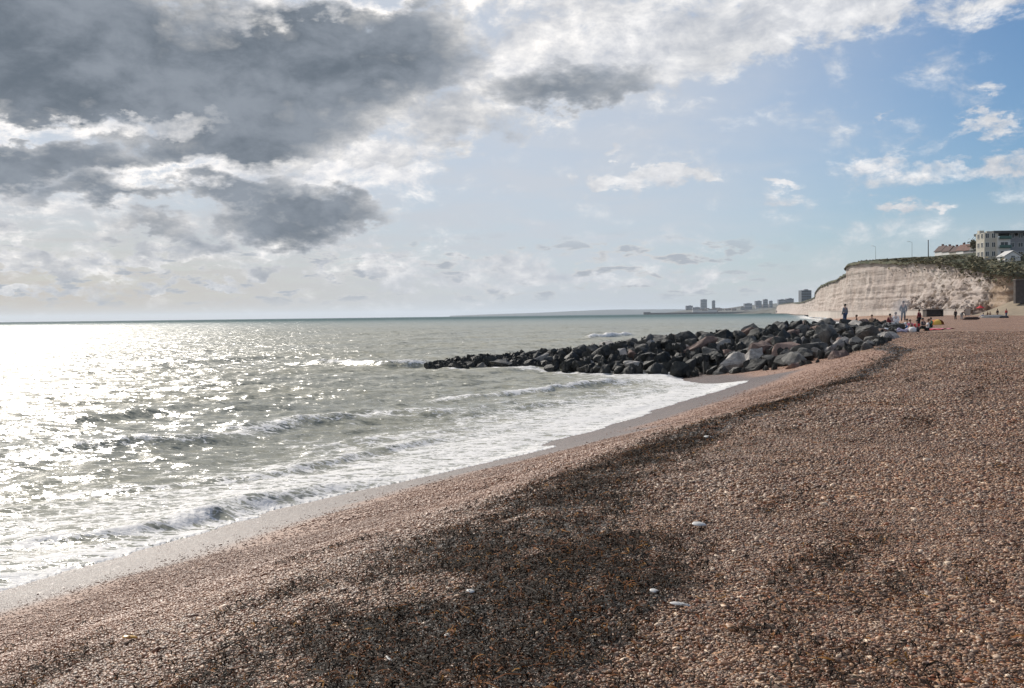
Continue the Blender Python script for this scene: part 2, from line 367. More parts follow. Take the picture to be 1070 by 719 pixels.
c = mixc(nt, 1.0, c, mixc(nt, sstep(nt, mac, .35, .65), (1.36, 1.15, .96), (1.80, 1.56, 1.32)), 'MULTIPLY')
tc = NN(nt, 'TexCoord').outputs['Object']
c = mixc(nt, 1.0, c, mixc(nt, noise(nt, tc, 2.5, 3), (.7, .7, .7), (1.3, 1.3, 1.3)), 'MULTIPLY')
put(nt, b.inputs['Base Color'], c); b.inputs['Roughness'].default_value = 0.5; b.inputs['Specular IOR Level'].default_value = 0.4
pme = bpy.data.meshes.new('shingle_pebbles'); pme.vertices.add(len(PX)); pme.vertices.foreach_set('co', np.stack([PX, PY, PZ], -1).astype(np.float32).ravel())
SHO = ((PX - Wp(PY)) * CT).astype(np.float32); a_ = pme.attributes.new('shore', 'FLOAT', 'POINT'); a_.data.foreach_set('value', SHO)
a_ = pme.attributes.new('size', 'FLOAT', 'POINT'); a_.data.foreach_set('value', PS.astype(np.float32))
peb = bpy.data.objects.new('shingle_pebbles', pme); COL.objects.link(peb)
stuff(peb, 'brown, grey and tan rounded pebbles covering the beach', 'pebbles')
stone_meshes = []
for k in range(5):
    bm = bmesh.new(); bmesh.ops.create_icosphere(bm, subdivisions=2, radius=1)
    o_ = Vector((random.random() * 9, random.random() * 9, 0)); sx, sy, sz_ = 1.0, random.uniform(.65, .9), random.uniform(.42, .62)
    from mathutils import noise as mn
    for v in bm.verts:
        f_ = 1 + 0.32 * mn.noise(v.co * 0.9 + o_)
        v.co = Vector((v.co.x * sx, v.co.y * sy, v.co.z * sz_)) * f_
    me = bpy.data.meshes.new('pebble'); bm.to_mesh(me); bm.free(); me.polygons.foreach_set('use_smooth', np.ones(len(me.polygons), dtype=bool)); me.materials.append(pm)
    stone_meshes.append(me)
# one variant object per group node is needed by the node tree; it holds them as collection children, not in the scene
vc_ = bpy.data.collections.new('pebble_variants')
for me in stone_meshes:
    vo = bpy.data.objects.new('pebble_variant', me); vc_.objects.link(vo)
ng = bpy.data.node_groups.new('scatter_pebbles', 'GeometryNodeTree')
ng.interface.new_socket('Geometry', in_out='INPUT', socket_type='NodeSocketGeometry'); ng.interface.new_socket('Geometry', in_out='OUTPUT', socket_type='NodeSocketGeometry')
gi = ng.nodes.new('NodeGroupInput'); go = ng.nodes.new('NodeGroupOutput')
m2p = ng.nodes.new('GeometryNodeMeshToPoints'); iop = ng.nodes.new('GeometryNodeInstanceOnPoints'); ci = ng.nodes.new('GeometryNodeCollectionInfo')
ci.inputs[0].default_value = vc_; ci.inputs[1].default_value = True; ci.inputs[2].default_value = True
iop.inputs['Pick Instance'].default_value = True
rv = ng.nodes.new('FunctionNodeRandomValue'); rv.data_type = 'FLOAT_VECTOR'; rv.inputs[0].default_value = (-.45, -.45, 0); rv.inputs[1].default_value = (.45, .45, 6.28)
na = ng.nodes.new('GeometryNodeInputNamedAttribute'); na.data_type = 'FLOAT'; na.inputs[0].default_value = 'size'
ng.links.new(gi.outputs[0], m2p.inputs[0]); ng.links.new(m2p.outputs[0], iop.inputs['Points']); ng.links.new(ci.outputs[0], iop.inputs['Instance'])
ng.links.new(rv.outputs[0], iop.inputs['Rotation']); ng.links.new(na.outputs[0], iop.inputs['Scale']); ng.links.new(iop.outputs[0], go.inputs[0])
md = peb.modifiers.new('scatter', 'NODES'); md.node_group = ng
print('pebbles', len(PX))

# ---------------------------------------------------------------- seaweed (strands)
wm, nt, b, out = new_mat('seaweed')
g = NN(nt, 'NewGeometry'); ri = S(nt, g.outputs['Random Per Island'])
r = nt.nodes.new('ShaderNodeValToRGB'); e = r.color_ramp.elements
e[0].color = (.012, .009, .006, 1); e[1].position = .74; e[1].color = (.035, .023, .014, 1); k = e.new(.86); k.color = (.11, .038, .013, 1); k = e.new(.95); k.color = (.20, .07, .018, 1); k = e.new(1.0); k.color = (.30, .15, .035, 1)
put(nt, r.inputs[0], ri); put(nt, b.inputs['Base Color'], r.outputs[0]); b.inputs['Roughness'].default_value = 0.75; b.inputs['Specular IOR Level'].default_value = 0.12
WX = []; WY = []; WR = []
for (r0, r1, dn, sz) in ((2.5, 8, 2300, 1.0), (8, 16, 950, 1.2), (16, 32, 200, 1.8), (32, 65, 26, 3.0)):
    x, y = scatter(r0, r1, dn); wv_ = weed(x, y)
    k = rng.uniform(0, 1, len(x)) < wv_ ** 1.2
    WX.append(x[k]); WY.append(y[k]); WR.append(np.full(k.sum(), sz))
WX = np.concatenate(WX); WY = np.concatenate(WY); WR = np.concatenate(WR); n = len(WX)
seg = 5
th = rng.uniform(0, 2 * np.pi, n); kap = rng.normal(0, 1.0, n); L = WR * np.exp(rng.normal(-2.6, .5, n)); wdt = WR * rng.uniform(.0012, .0045, n)
z0 = beach_z(WX, WY)
pts = np.zeros((n, seg + 1, 3)); cx, cy = WX.copy(), WY.copy(); zz = z0 + rng.uniform(.004, .04, n) * np.sqrt(WR)
lift = rng.uniform(0, .035, n) * WR; ang = th.copy()
V = np.zeros((n, seg + 1, 2, 3))
for i in range(seg + 1):
    t = i / seg; wloc = wdt * (0.25 + np.sin(np.pi * min(max(t, .08), .92)))
    nx, ny = -np.sin(ang), np.cos(ang); tw = rng.uniform(-.8, .8, n)
    zc = zz + lift * math.sin(math.pi * t)
    V[:, i, 0] = np.stack([cx + nx * wloc, cy + ny * wloc, zc + tw * wloc], -1)
    V[:, i, 1] = np.stack([cx - nx * wloc, cy - ny * wloc, zc - tw * wloc], -1)
    cx = cx + np.cos(ang) * L / seg; cy = cy + np.sin(ang) * L / seg; ang = ang + kap * .9 + rng.normal(0, .35, n)
base_i = (np.arange(n) * (seg + 1) * 2)[:, None]
fs = []
for i in range(seg):
    q = np.array([i * 2, i * 2 + 1, i * 2 + 3, i * 2 + 2])[None, :]; fs.append(base_i + q)
sw_o = link_mesh('seaweed', V.reshape(-1, 3), np.concatenate(fs), wm)
stuff(sw_o, 'dark brown stranded seaweed strewn in a band along the shingle crest', 'seaweed')
print('weed strands', n)
# ================================================================== SEA
an = np.radians(np.concatenate([np.arange(-180, -50, 1.5), np.arange(-50, -30, .25), np.arange(-30, 30, .055), np.arange(30, 42, .4)]))
rr = np.concatenate([7 * np.exp(np.arange(0, math.log(420 / 7), .0062)), 420 * np.exp(np.arange(0, math.log(9000 / 420), .05))])
RR, AA = np.meshgrid(rr, an, indexing='ij')
X = RR * np.sin(AA); Y = RR * np.cos(AA)
sW = (X - Wp(Y)) * CT
d_ = -sW
BZ = beach_z(X, Y)
rw = np.random.default_rng(3)
Zw = np.zeros_like(X)
main = math.atan2(-0.85, 0.53)
for lam in np.concatenate([np.linspace(.55, 2.2, 22), np.linspace(2.4, 7, 14), np.linspace(8, 19, 6)]):
    th_ = main + rw.normal(0, .55 if lam < 2.3 else .38 if lam < 8 else .16); k_ = 2 * math.pi / lam
    ph = k_ * (X * math.cos(th_) + Y * math.sin(th_)) + rw.uniform(0, 6.28) + 1.2 * (fbm(X / lam / 4, Y / lam / 4, 2, 77) - .5)
    fade = smooth(7.0, 3.0, RR * .0062 * 6 / lam)                  # only what the mesh can carry
    amp = lam * (0.0070 if lam < 2.3 else 0.0042 if lam < 8 else 0.0026)
    Zw += amp * fade * ((1 - np.abs(np.sin(ph / 2))) * 2 - .72 if lam > 1.2 else np.sin(ph))
mod = 0.55 + 0.9 * fbm(X * .06, Y * .06, 3, 90)
Zw *= mod * smooth(0.0, 9.0, d_) * 1.0 + 0.14
foam = np.zeros_like(X)
def polyd(P):
    best = np.full(X.shape, 1e9); sg = np.zeros_like(X); tt = np.zeros_like(X); acc = 0
    tot = sum(math.dist(P[i], P[i + 1]) for i in range(len(P) - 1))
    for i in range(len(P) - 1):
        ax, ay = P[i]; bx, by = P[i + 1]; ux, uy = bx - ax, by - ay; l = math.hypot(ux, uy)
        t = np.clip(((X - ax) * ux + (Y - ay) * uy) / l ** 2, 0, 1)
        qx, qy = X - ax - t * ux, Y - ay - t * uy; dd = np.hypot(qx, qy)
        sgn = np.sign(ux * qy - uy * qx)
        m_ = dd < best; best = np.where(m_, dd, best); sg = np.where(m_, sgn, sg); tt = np.where(m_, (acc + t * l) / tot, tt); acc += l
    return best * sg, tt
def pw(lst): return [(onz(*p).x, onz(*p).y) for p in lst]
# pixel polylines -> plan: (points, height, front width, back width, foam, taper)
RID = [
 ([(-60, 484), (0, 478), (90, 470), (150, 466), (230, 459), (300, 446), (400, 437), (460, 434), (540, 425)], .24, .75, 2.6, .6, 1),
 ([(0, 448), (130, 436), (300, 418), (480, 410)], .20, .6, 2.0, .15, 1),
 ([(-60, 622), (0, 610), (37, 601), (80, 593), (116, 581), (160, 571), (215, 560)], .20, .30, 1.0, .9, 1),
 ([(190, 551), (270, 525), (310, 516), (362, 505)], .12, .22, .7, .45, 1),
 ([(-30, 572), (60, 562), (180, 548), (300, 515)], .12, .2, .9, .75, 1),
 ([(300, 381), (345, 381), (400, 383), (470, 381)], .42, .45, 1.3, .75, 1),
 ([(612, 355), (640, 352), (664, 350)], .75, .6, 1.6, 1.1, 1),
 ([(420, 424), (520, 414), (620, 404), (700, 399)], .20, .35, 1.5, .8, 1),
 ([(-20, 525), (120, 515), (260, 500), (380, 474), (480, 456)], .16, .25, 1.5, .55, 1),
 ([(280, 352), (360, 350), (440, 349)], .22, .6, 2, .2, 1),
 ([(120, 384), (200, 380), (300, 374)], .25, .6, 2.4, .15, 1),
]
for P, hh, wf, wb, fo, _ in RID:
    sdist, t = polyd(pw(P)); tap = smooth(0, .18, t) * smooth(1, .82, t)
    j = (fbm(X * .22, Y * .22, 4, 31) - .5) * 1.5; q = sdist + j
    irr = .72 + .5 * fbm(X * .25, Y * .25, 3, 33)
    prof = np.where(q < 0, np.exp(-(q / wf) ** 2), np.exp(-(q / wb) ** 1.6 if False else -(np.abs(q) / wb) ** 1.6))
    Zw += hh * prof * tap * irr
    crest = np.exp(-(np.abs(q - .0) / (wf * .9 + .1)) ** 2) * tap
    foam = np.maximum(foam, fo * crest * (0.4 + 1.1 * fbm(X * .9, Y * .9, 3, 35)))
# whitewater near the edge
far_ = smooth(19, 27, Y)
n_ = fbm(X * .25, Y * .25, 3, 50)
edge_f = np.exp(-(np.maximum(d_, 0) / 0.7) ** 2) * 0.80
body = (0.70 * far_ + 0.55 * (1 - far_)) * smooth(8.5 + 6 * n_, 1.2, d_) * (d_ > 0)
wash = 0.80 * far_ * smooth(4.8 + 3 * n_, 1.5, d_) * smooth(30, 36, Y)
foam = np.maximum.reduce([foam, edge_f, body, wash])
foam = np.maximum(foam, .16 * smooth(40, 5, d_) * (d_ > 0))
# foam lapping the foot of the rocks
NB = pw([(452, 385), (500, 387), (570, 387), (640, 390), (700, 391)])
sdist, t = polyd(NB); foam = np.maximum(foam, .85 * np.exp(-((sdist + .3) / .75) ** 2))
Zw = np.clip(Zw, -1.2, 1.2)
# keep the surface above the wet shingle, then dive under it
lip = 0.012 + 0.03 * smooth(0.0, 0.5, d_) * smooth(1.6, 0.5, d_) * (.4 + fbm(X * 2, Y * 2, 2, 52))
Zs = np.where(d_ > 0, BZ + lip + np.maximum(Zw - BZ - lip, 0) * smooth(0.0, 1.1, d_), BZ - 0.05)
Zs = np.where(RR > 1500, 0.0, Zs)
bub = smooth(.5, .9, foam) * (fbm(X * 9, Y * 9, 3, 53) - .4) * .06 * smooth(45, 20, RR)
Zs = Zs + np.where(d_ > 0, bub, 0)
Fq = grid_faces(*X.shape); keep = (sW.ravel()[Fq].min(1) < 1.0) | (RR.ravel()[Fq].min(1) > 3000)
Fq = Fq[keep]; used_, inv = np.unique(Fq, return_inverse=True); Fq = inv.reshape(-1, 4)
V = np.stack([X, Y, Zs], -1).reshape(-1, 3)[used_]
sm_, nt, b, out = new_mat('sea_water')
pos = NN(nt, 'NewGeometry').outputs['Position']; gn = NN(nt, 'NewGeometry').outputs['Normal']
fa = S(nt, NN(nt, 'Attribute', attribute_name='foam').outputs['Fac'])
rad = S(nt, NN(nt, 'VectorMath', {0: pos}, operation='LENGTH').outputs['Value'])
pr = mapped(nt, pos, (0.55, 1.0, 1.0), rot=(0, 0, -0.35))
r1 = noise(nt, pr, 3.4, 3, .6, color=True); r2 = noise(nt, pr, 14.0, 2, .6, color=True); r0 = noise(nt, pr, .8, 3, .6, color=True)
def slope(c, k):
    v = NN(nt, 'VectorMath', {0: c, 1: (.5, .5, .5)}, operation='SUBTRACT').outputs[0]
    v = NN(nt, 'VectorMath', {0: v, 1: (k, k, 0)}, operation='MULTIPLY').outputs[0]; return v
s1 = NN(nt, 'VectorMath', {0: slope(r1, 1.75), 1: slope(r2, 1.1)}, operation='ADD').outputs[0]
s0 = NN(nt, 'VectorMath', {0: s1, 1: slope(r0, 0.9)}, operation='ADD').outputs[0]
calm = sstep(nt, rad, 12.0, 120.0, 0.62, 1.0)
s0 = NN(nt, 'VectorMath', {0: s0, 'Scale': calm}, operation='SCALE').outputs[0]
nv = NN(nt, 'VectorMath', {0: gn, 1: s0}, operation='ADD').outputs[0]; nv = NN(nt, 'VectorMath', {0: nv}, operation='NORMALIZE').outputs[0]
# lacy foam pattern
fp = mapped(nt, pos, (.55, 1.0, 1), rot=(0, 0, -.55))
fn = noise(nt, fp, 2.6, 8, .66, .6); fn2 = NN(nt, 'TexVoronoi', {'Scale': 4.5}, feature='DISTANCE_TO_EDGE'); nt.links.new(NN(nt, 'VectorMath', {0: fp, 1: NN(nt, 'VectorMath', {0: noise(nt, fp, 3, 3, color=True), 'Scale': .5}, operation='SCALE').outputs[0]}, operation='ADD').outputs[0], fn2.inputs['Vector'])
lace = (lin(nt, fn, .30, .70) * 0.62 + lin(nt, noise(nt, fp, 13.0, 4, .6), .3, .7) * .24 + sstep(nt, S(nt, fn2.outputs['Distance']), .0, .16, .22, 0.0))
fm = sstep(nt, lace * 1.35 + fa * .95, 1.05, 1.38) * sstep(nt, fa, .06, .2)
water_col = mixc(nt, sstep(nt, rad, 60.0, 1200.0), (.265, .262, .205), (.060, .125, .122))  # teal far water, darkened to paint in cloud shade towards the horizon
water_col = mixc(nt, sstep(nt, noise(nt, pos, .05, 3), .35, .65), water_col, mixc(nt, 1.0, water_col, (1.15, 1.1, 1.0), 'MULTIPLY'))
put(nt, b.inputs['Base Color'], mixc(nt, fm, water_col, (.80, .78, .75)))
put(nt, b.inputs['Roughness'], sstep(nt, rad, 12.0, 70.0, .16, .28).max(fm * .6)); b.inputs['IOR'].default_value = 1.333
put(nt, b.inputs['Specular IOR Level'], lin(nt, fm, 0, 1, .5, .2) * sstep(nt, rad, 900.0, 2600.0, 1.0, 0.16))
fb = NN(nt, 'Bump', {'Height': fn, 'Distance': .12, 'Strength': .8})
mixn = NN(nt, 'Mix', data_type='VECTOR'); put(nt, mixn.inputs[0], fm); put(nt, mixn.inputs[4], nv); put(nt, mixn.inputs[5], fb.outputs[0])
put(nt, b.inputs['Normal'], mixn.outputs[1])
df = NN(nt, 'BsdfDiffuse', {'Color': (.075, .125, .125, 1)}); ms = NN(nt, 'MixShader', {0: sstep(nt, rad, 500.0, 1900.0, 0.0, 0.85)}); put(nt, ms.inputs[1], b.outputs[0]); put(nt, ms.inputs[2], df.outputs[0]); put(nt, out.inputs[0], ms.outputs[0])  # plain diffuse far out, painting the cloud-shaded band dark and without glitter
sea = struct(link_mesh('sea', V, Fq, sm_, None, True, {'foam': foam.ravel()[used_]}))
print('sea verts', len(V))
# ================================================================== ROCK GROYNE
def rockmat(name, c1, c2, c3, rough=.75, spec=.35):
    m, nt, b, out = new_mat(name); tc = NN(nt, 'TexCoord').outputs['Object']; oi = S(nt, NN(nt, 'ObjectInfo').outputs['Random'])
    off = NN(nt, 'CombineXYZ', {0: oi * 50, 1: oi * 31, 2: 0.0}).outputs[0]
    v = NN(nt, 'VectorMath', {0: tc, 1: off}, operation='ADD').outputs[0]
    n = noise(nt, v, 2.2, 7, .65, .3); f = noise(nt, v, 14, 5, .7)
    c = mixc(nt, sstep(nt, n, .38, .62), c1, c2); c = mixc(nt, sstep(nt, f, .58, .72), c, c3)
    c = mixc(nt, 1.0, c, mixc(nt, oi, (.75, .75, .77), (1.3, 1.28, 1.25)), 'MULTIPLY')
    put(nt, b.inputs['Base Color'], c); b.inputs['Roughness'].default_value = rough; b.inputs['Specular IOR Level'].default_value = spec
    bp = NN(nt, 'Bump', {'Height': n * .6 + f * .4, 'Distance': .10, 'Strength': .9}); put(nt, b.inputs['Normal'], bp.outputs[0]); return m
RM_ = {'wet black': rockmat('wet_black_rock', (.016, .017, .016), (.035, .035, .030), (.045, .043, .036), .6, .3),
       'dark grey': rockmat('dark_grey_rock', (.030, .031, .030), (.060, .060, .055), (.11, .105, .095)),
       'mid grey': rockmat('mid_grey_rock', (.075, .075, .072), (.14, .136, .125), (.24, .23, .205)),
       'brownish pink': rockmat('pink_brown_rock', (.16, .105, .085), (.25, .175, .145), (.32, .26, .22)),
       'pale': rockmat('pale_rock', (.22, .205, .19), (.40, .375, .345), (.55, .53, .5))}
def boulder_mesh(seed, dims=(1, .85, .7), nv=13):
    rs = random.Random(seed); bm = bmesh.new()
    for i in range(nv):
        v = Vector((rs.gauss(0, 1), rs.gauss(0, 1), rs.gauss(0, 1))).normalized()
        p = 3.2; k = (abs(v.x) ** p + abs(v.y) ** p + abs(v.z) ** p) ** (-1 / p) * rs.uniform(.86, 1.05)
        bm.verts.new((v.x * k * dims[0], v.y * k * dims[1], v.z * k * dims[2]))
    bmesh.ops.convex_hull(bm, input=bm.verts)
    for v in [v for v in bm.verts if not v.link_faces]: bm.verts.remove(v)
    bmesh.ops.bevel(bm, geom=bm.edges[:], offset=.06, segments=2, affect='EDGES', clamp_overlap=True)
    bmesh.ops.triangulate(bm, faces=bm.faces[:])
    bmesh.ops.subdivide_edges(bm, edges=[e for e in bm.edges if e.calc_length() > .3], cuts=2, use_grid_fill=True)
    bmesh.ops.triangulate(bm, faces=bm.faces[:])
    o_ = Vector((seed * 3.1, 7, 1))
    for v in bm.verts:
        v.co += v.co.normalized() * (mn.noise(v.co * 1.6 + o_) * .16 + mn.noise(v.co * 4.5 + o_) * .06)
    return bm
BOUL = {}
def bmesh_for(k, mat, dims=(1, .85, .7)):
    key = (k, mat, dims)
    if key not in BOUL:
        bm = boulder_mesh(k, dims); me = bpy.data.meshes.new('boulder'); bm.to_mesh(me); bm.free(); me.materials.append(RM_[mat])
        BOUL[key] = me
    return BOUL[key]
CREST = [(352, 87, -.8), (395, 86, -.6), (440, 84, -.1), (470, 82, .35), (500, 81, .8), (530, 80, .85), (560, 79, 1.2), (610, 78, 1.7), (650, 78, 2.05), (690, 78, 2.40), (740, 78, 2.65), (790, 80, 2.95), (830, 82, 3.4), (880, 85, 3.35), (915, 86, 3.25), (940, 86, 3.05), ]
NEAR = [(352, 383), (395, 384), (440, 385), (470, 385), (500, 385), (530, 386), (560, 386), (610, 388), (650, 389), (690, 390), (740, 390), (790, 388), (830, 384), (880, 373), (910, 364), (928, 359), ]
GC = []; GN = []
for (px, Yc, zc), (qx, qy) in zip(CREST, NEAR):
    c_ = at(px, 330, Yc); GC.append((c_.x, Yc, zc - .35 * min(1, zc / 2)))
    p = onbeach(qx, qy) if qx > 700 else onz(qx, qy, 0.05)
    if p.z < 0: p = onz(qx, qy, 0.05)
    if qx < 600: p = Vector((p.x, min(p.y, Yc - 2.0), p.z))
    GN.append((p.x, p.y, max(p.z, 0)))
GC = np.array(GC); GN = np.array(GN); print('groyne near', GN.round(1).tolist())
def gpos(t, v):     # t 0..1 along the groyne from the sea, v -1 near foot, 0 crest, 1 far foot
    i = t * (len(GC) - 1); a = int(min(i, len(GC) - 2)); f = i - a
    c = GC[a] * (1 - f) + GC[a + 1] * f; n = GN[a] * (1 - f) + GN[a + 1] * f
    if v <= 0:
        k = min(-v, 1.0); p = c * (1 - k) + n * k
        top = c[2]; lo = n[2]; p[2] = lo + (top - lo) * (1 - k ** 1.7)
        p[2] = lo + (top - lo) * min(1, (1 - k) ** .8)
    else:
        far = np.array([c[0] + 2 * v, c[1] + (3 + 2.0 * c[2]) * v, c[2] * (1 - v ** 1.5) - .3 * v]); p = far
    return Vector(p)
# core of small stones
gr, gc_ = 160, 34; V = np.zeros((gr, gc_, 3))
for i in range(gr):
    for j in range(gc_):
        V[i, j] = gpos(i / (gr - 1), -1.0 + 2.0 * j / (gc_ - 1))
V[..., 2] += (fbm(V[..., 0] * 1.6, V[..., 1] * 1.6, 4, 61) - .5) * 1.1 - .75
core = link_mesh('rubble_core', V.reshape(-1, 3), grid_faces(gr, gc_), RM_['wet black'])
stuff(core, 'dark small rubble packed between the boulders of the rock groyne', 'rubble')
placed = []
bm = bmesh.new(); rs0 = random.Random(77); protos = [boulder_mesh(40 + k) for k in range(6)]
pd = [([v.co.copy() for v in b_.verts], [[v.index for v in f.verts] for f in b_.faces]) for b_ in protos if (b_.verts.index_update() or True)]
fv = []; ff = []
for k in range(620):
    t = rs0.uniform(.15, 1); p = gpos(t, rs0.uniform(-1.02, .3)); r_ = rs0.uniform(.18, .42); m = Euler((rs0.random() * 6, rs0.random() * 6, rs0.random() * 6)).to_matrix()
    vs_, fs_ = pd[rs0.randrange(6)]; o0 = len(fv); fv += [tuple(m @ v * r_ + p + Vector((0, -.15, rs0.uniform(-.15, .12)))) for v in vs_]; ff += [[i_ + o0 for i_ in f] for f in fs_]
fill = link_mesh('small_stones', fv, ff, RM_['dark grey']); stuff(fill, 'small dark stones wedged between the big boulders of the groyne', 'stones')
GROUP = 'boulders of the rock groyne'
def place_boulder(p, r, mat, label, dims=(1, .85, .7), rot=None, k=None):
    me = bmesh_for(random.randrange(14) if k is None else k, mat, dims)
    o = bpy.data.objects.new('boulder', me); COL.objects.link(o)
    o.location = p; o.scale = (r, r, r); o.rotation_euler = rot or (random.uniform(-.6, .6), random.uniform(-.6, .6), random.uniform(0, 6.28))
    tag(o, label, 'boulder', GROUP); placed.append((p.copy(), r)); return o
def g_at(px, py):   # pixel -> point on the groyne face
    d = ray(px, py); best = None
    for i in range(121):
        for j in range(61):
            p = gpos(i / 120, -j / 60); q = p - CAM; s_ = q.y / d.y; e = (q - d * s_).length
            if best is None or e < best[0]: best = (e, p)
    return best[1]
SPECIAL = [
 (870, 364, 1.0, 'pale', (1.35, .55, .5), (.1, -.42, .25), 'long pale tilted slab at the foot of the groyne beside the brown shingle'),
 (908, 352, 1.05, 'mid grey', (1.1, .9, .85), (.2, .5, .3), 'big smooth grey boulder near the beach end of the rock groyne'),
 (860, 353, 1.05, 'mid grey', (1, .85, 1.0), (0, .1, .8), 'big upright grey boulder just above the long pale slab'),
 (786, 347, .9, 'brownish pink', (1.1, .8, .6), (0, .15, .1), 'wide pinkish boulder lying on top of the groyne crest'),
 (764, 379, 1.1, 'pale', (1.15, .8, .65), (.1, -.3, .2), 'whitish boulder at the groyne foot where foam meets wet sand'),
 (727, 363, 1.15, 'brownish pink', (1.5, .6, .42), (.15, -.42, .1), 'long brown slab tilted down to the left amid dark boulders'),
 (795, 366, 1.0, 'brownish pink', (1.1, .8, .7), (.1, .1, .4), 'squat pinkish brown boulder midway up the groyne face'),
 (822, 367, 1.1, 'brownish pink', (1.2, .8, .7), (0, -.4, .2), 'leaning pinkish boulder above pale rocks near the shingle'),
 (785, 376, .95, 'pale', (1.2, .7, .6), (.1, -.6, .3), 'pale pointed boulder at the groyne foot by brown shingle'),
 (840, 366, 1.2, 'mid grey', (1.2, .9, .7), (0, -.2, .4), 'broad bluish grey boulder next to the leaning pinkish one'),
 (716, 349, .85, 'mid grey', (1.2, .9, .8), (0, .2, .3), 'rounded mid grey boulder on the crest above the long brown slab'),
 (562, 377, .75, 'pale', (1.5, .5, .45), (0, -.45, .2), 'slim pale tilted slab on the low seaward part of the groyne'),
 (512, 380, .85, 'wet black', (.8, .8, 1.05), (0, .2, .3), 'pointed black boulder standing highest near the groyne tip'),
 (527, 382, .9, 'mid grey', (1.4, .9, .55), (0, .05, .1), 'low grey-green slab washed by foam near the groyne tip'),
]
for px, py, r, m_, dm, rt, lb in SPECIAL:
    p = g_at(px, py); place_boulder(p + Vector((0, -.25, 0)), r, m_, lb, dm, rt, int(px) % 14)
rs = random.Random(5)
cands = 0
while len(placed) < 292 and cands < 60000:
    cands += 1
    t = .165 + .835 * rs.random() ** .85; v = rs.uniform(-1.0, .2 if t < .6 else .4)
    px_t = t * (len(GC) - 1); p = gpos(t, v)
    tip = min(1, max(0, (t - .18) / .35))
    r = rs.uniform(.34, .60) * (1 - tip) + rs.uniform(.48, .95) * tip
    if cands > 9000: r *= .72
    if any((p - q).length < (r + r2) * .60 for q, r2 in placed): continue
    u = rs.random(); low = p.z < 1.0
    if t < .45: mt = 'wet black' if u < .62 else 'dark grey' if u < .88 else 'mid grey' if u < .96 else 'pale'
    elif low and t < .72: mt = 'wet black' if u < .55 else 'dark grey' if u < .8 else 'mid grey' if u < .93 else 'pale'
    else: mt = 'wet black' if u < .10 else 'dark grey' if u < .44 else 'mid grey' if u < .84 else 'brownish pink' if u < .93 else 'pale'
    zone = 'seaward tip of the rock groyne' if t < .3 else 'middle of the rock groyne' if t < .62 else 'beach end of the rock groyne'
    hgt_ = 'at the foot' if v < -.66 else 'on the open face' if v < -.22 else 'on the crest'
    sz = 'small' if r < .68 else 'large' if r > 1.0 else 'medium'
    place_boulder(p + Vector((0, 0, -.12 * r)), r, mt, f'{sz} {mt} boulder {hgt_}, {zone}')
print('boulders', len(placed), 'tries', cands)

# ================================================================== CHALK CLIFF
CP = [(300, 284, 12.0), (150, 286, 13.4), (143, 290, 14.8), (144, 310, 17.2), (146, 330, 19.3), (146, 370, 22.0), (142.6, 410, 24.2), (143, 430, 23.3), (150, 446, 21.5), (170, 520, 21.2), (197, 640, 20.5), (230, 760, 19), (272, 900, 17), (340, 1180, 15), (428, 1500, 17), (600, 2150, 24), (690, 2600, 24), (1050, 4000, 20), (1500, 5200, 20)]
def resample(P, fstep):
    out_ = [np.array(P[0], float)]
    for a_p, b_p in zip(P[:-1], P[1:]):
        a_p = np.array(a_p, float); b_p = np.array(b_p, float); l = np.linalg.norm((b_p - a_p)[:2]); n_ = max(1, int(l / fstep(a_p)))
        for i in range(1, n_ + 1): out_.append(a_p + (b_p - a_p) * i / n_)
    return np.array(out_)
cp = resample(CP, lambda p: .8 if p[1] < 460 and p[0] < 160 else 3 if p[1] < 1000 else 10)
# round the corners of the plan
for _ in range(3): cp[1:-1] = (cp[:-2] + 2 * cp[1:-1] + cp[2:]) / 4
tg = np.gradient(cp[:, :2], axis=0); tg /= np.linalg.norm(tg, axis=1)[:, None]
no = np.stack([-tg[:, 1], tg[:, 0]], -1)                     # seaward
acc = np.concatenate([[0], np.cumsum(np.linalg.norm(np.diff(cp[:, :2], axis=0), axis=1))])
nv_ = 64; vv = np.linspace(0, 1, nv_)
U, VV = np.meshgrid(acc, vv, indexing='ij'); top = cp[:, 2][:, None]; top = top + (fbm(U * .12, U * 0, 4, 71) - .5) * 1.8
zc = 1.0 + (top - 1.0) * VV
deb = (smooth(297, 312, cp[:, 1]) * smooth(372, 345, cp[:, 1]))[:, None]; 
slump = deb * (fbm(U * .09, U * 0 + 4, 3, 75)) * 12 + 2.4 + (smooth(1000, 1400, cp[:, 1])[:, None]) * 8
outw = slump * (1 - VV) ** 1.5
relief = (fbm(U * .05, VV * .7, 4, 72) - .5) * 3.4 + (np.abs(fbm(U * .22, VV * 1.2 + U * .02, 4, 73) - .5)) * -2.0 + (fbm(U * .012, zc * .75, 4, 74) - .5) * 1.1 + (fbm(U * .8, zc * .9, 4, 76) - .5) * .5
rub = deb * (fbm(U * .35 + VV * 3, VV * 7 - U * .12, 4, 78) - .45) * 3.0 * (1 - VV * .5)
relief = (relief + rub) * np.sin(np.pi * np.clip(VV * 1.0 + .08, 0, 1)) ** .4
off = outw + relief * smooth(1.0, .93, VV)
V = np.stack([cp[:, 0][:, None] + no[:, 0][:, None] * off, cp[:, 1][:, None] + no[:, 1][:, None] * off, zc], -1)
cm, nt, b, out = new_mat('chalk'); P_ = NN(nt, 'NewGeometry').outputs['Position']
sx_ = NN(nt, 'SeparateXYZ', {0: P_}); zz_ = S(nt, sx_.outputs[2]); yy_ = S(nt, sx_.outputs[1])
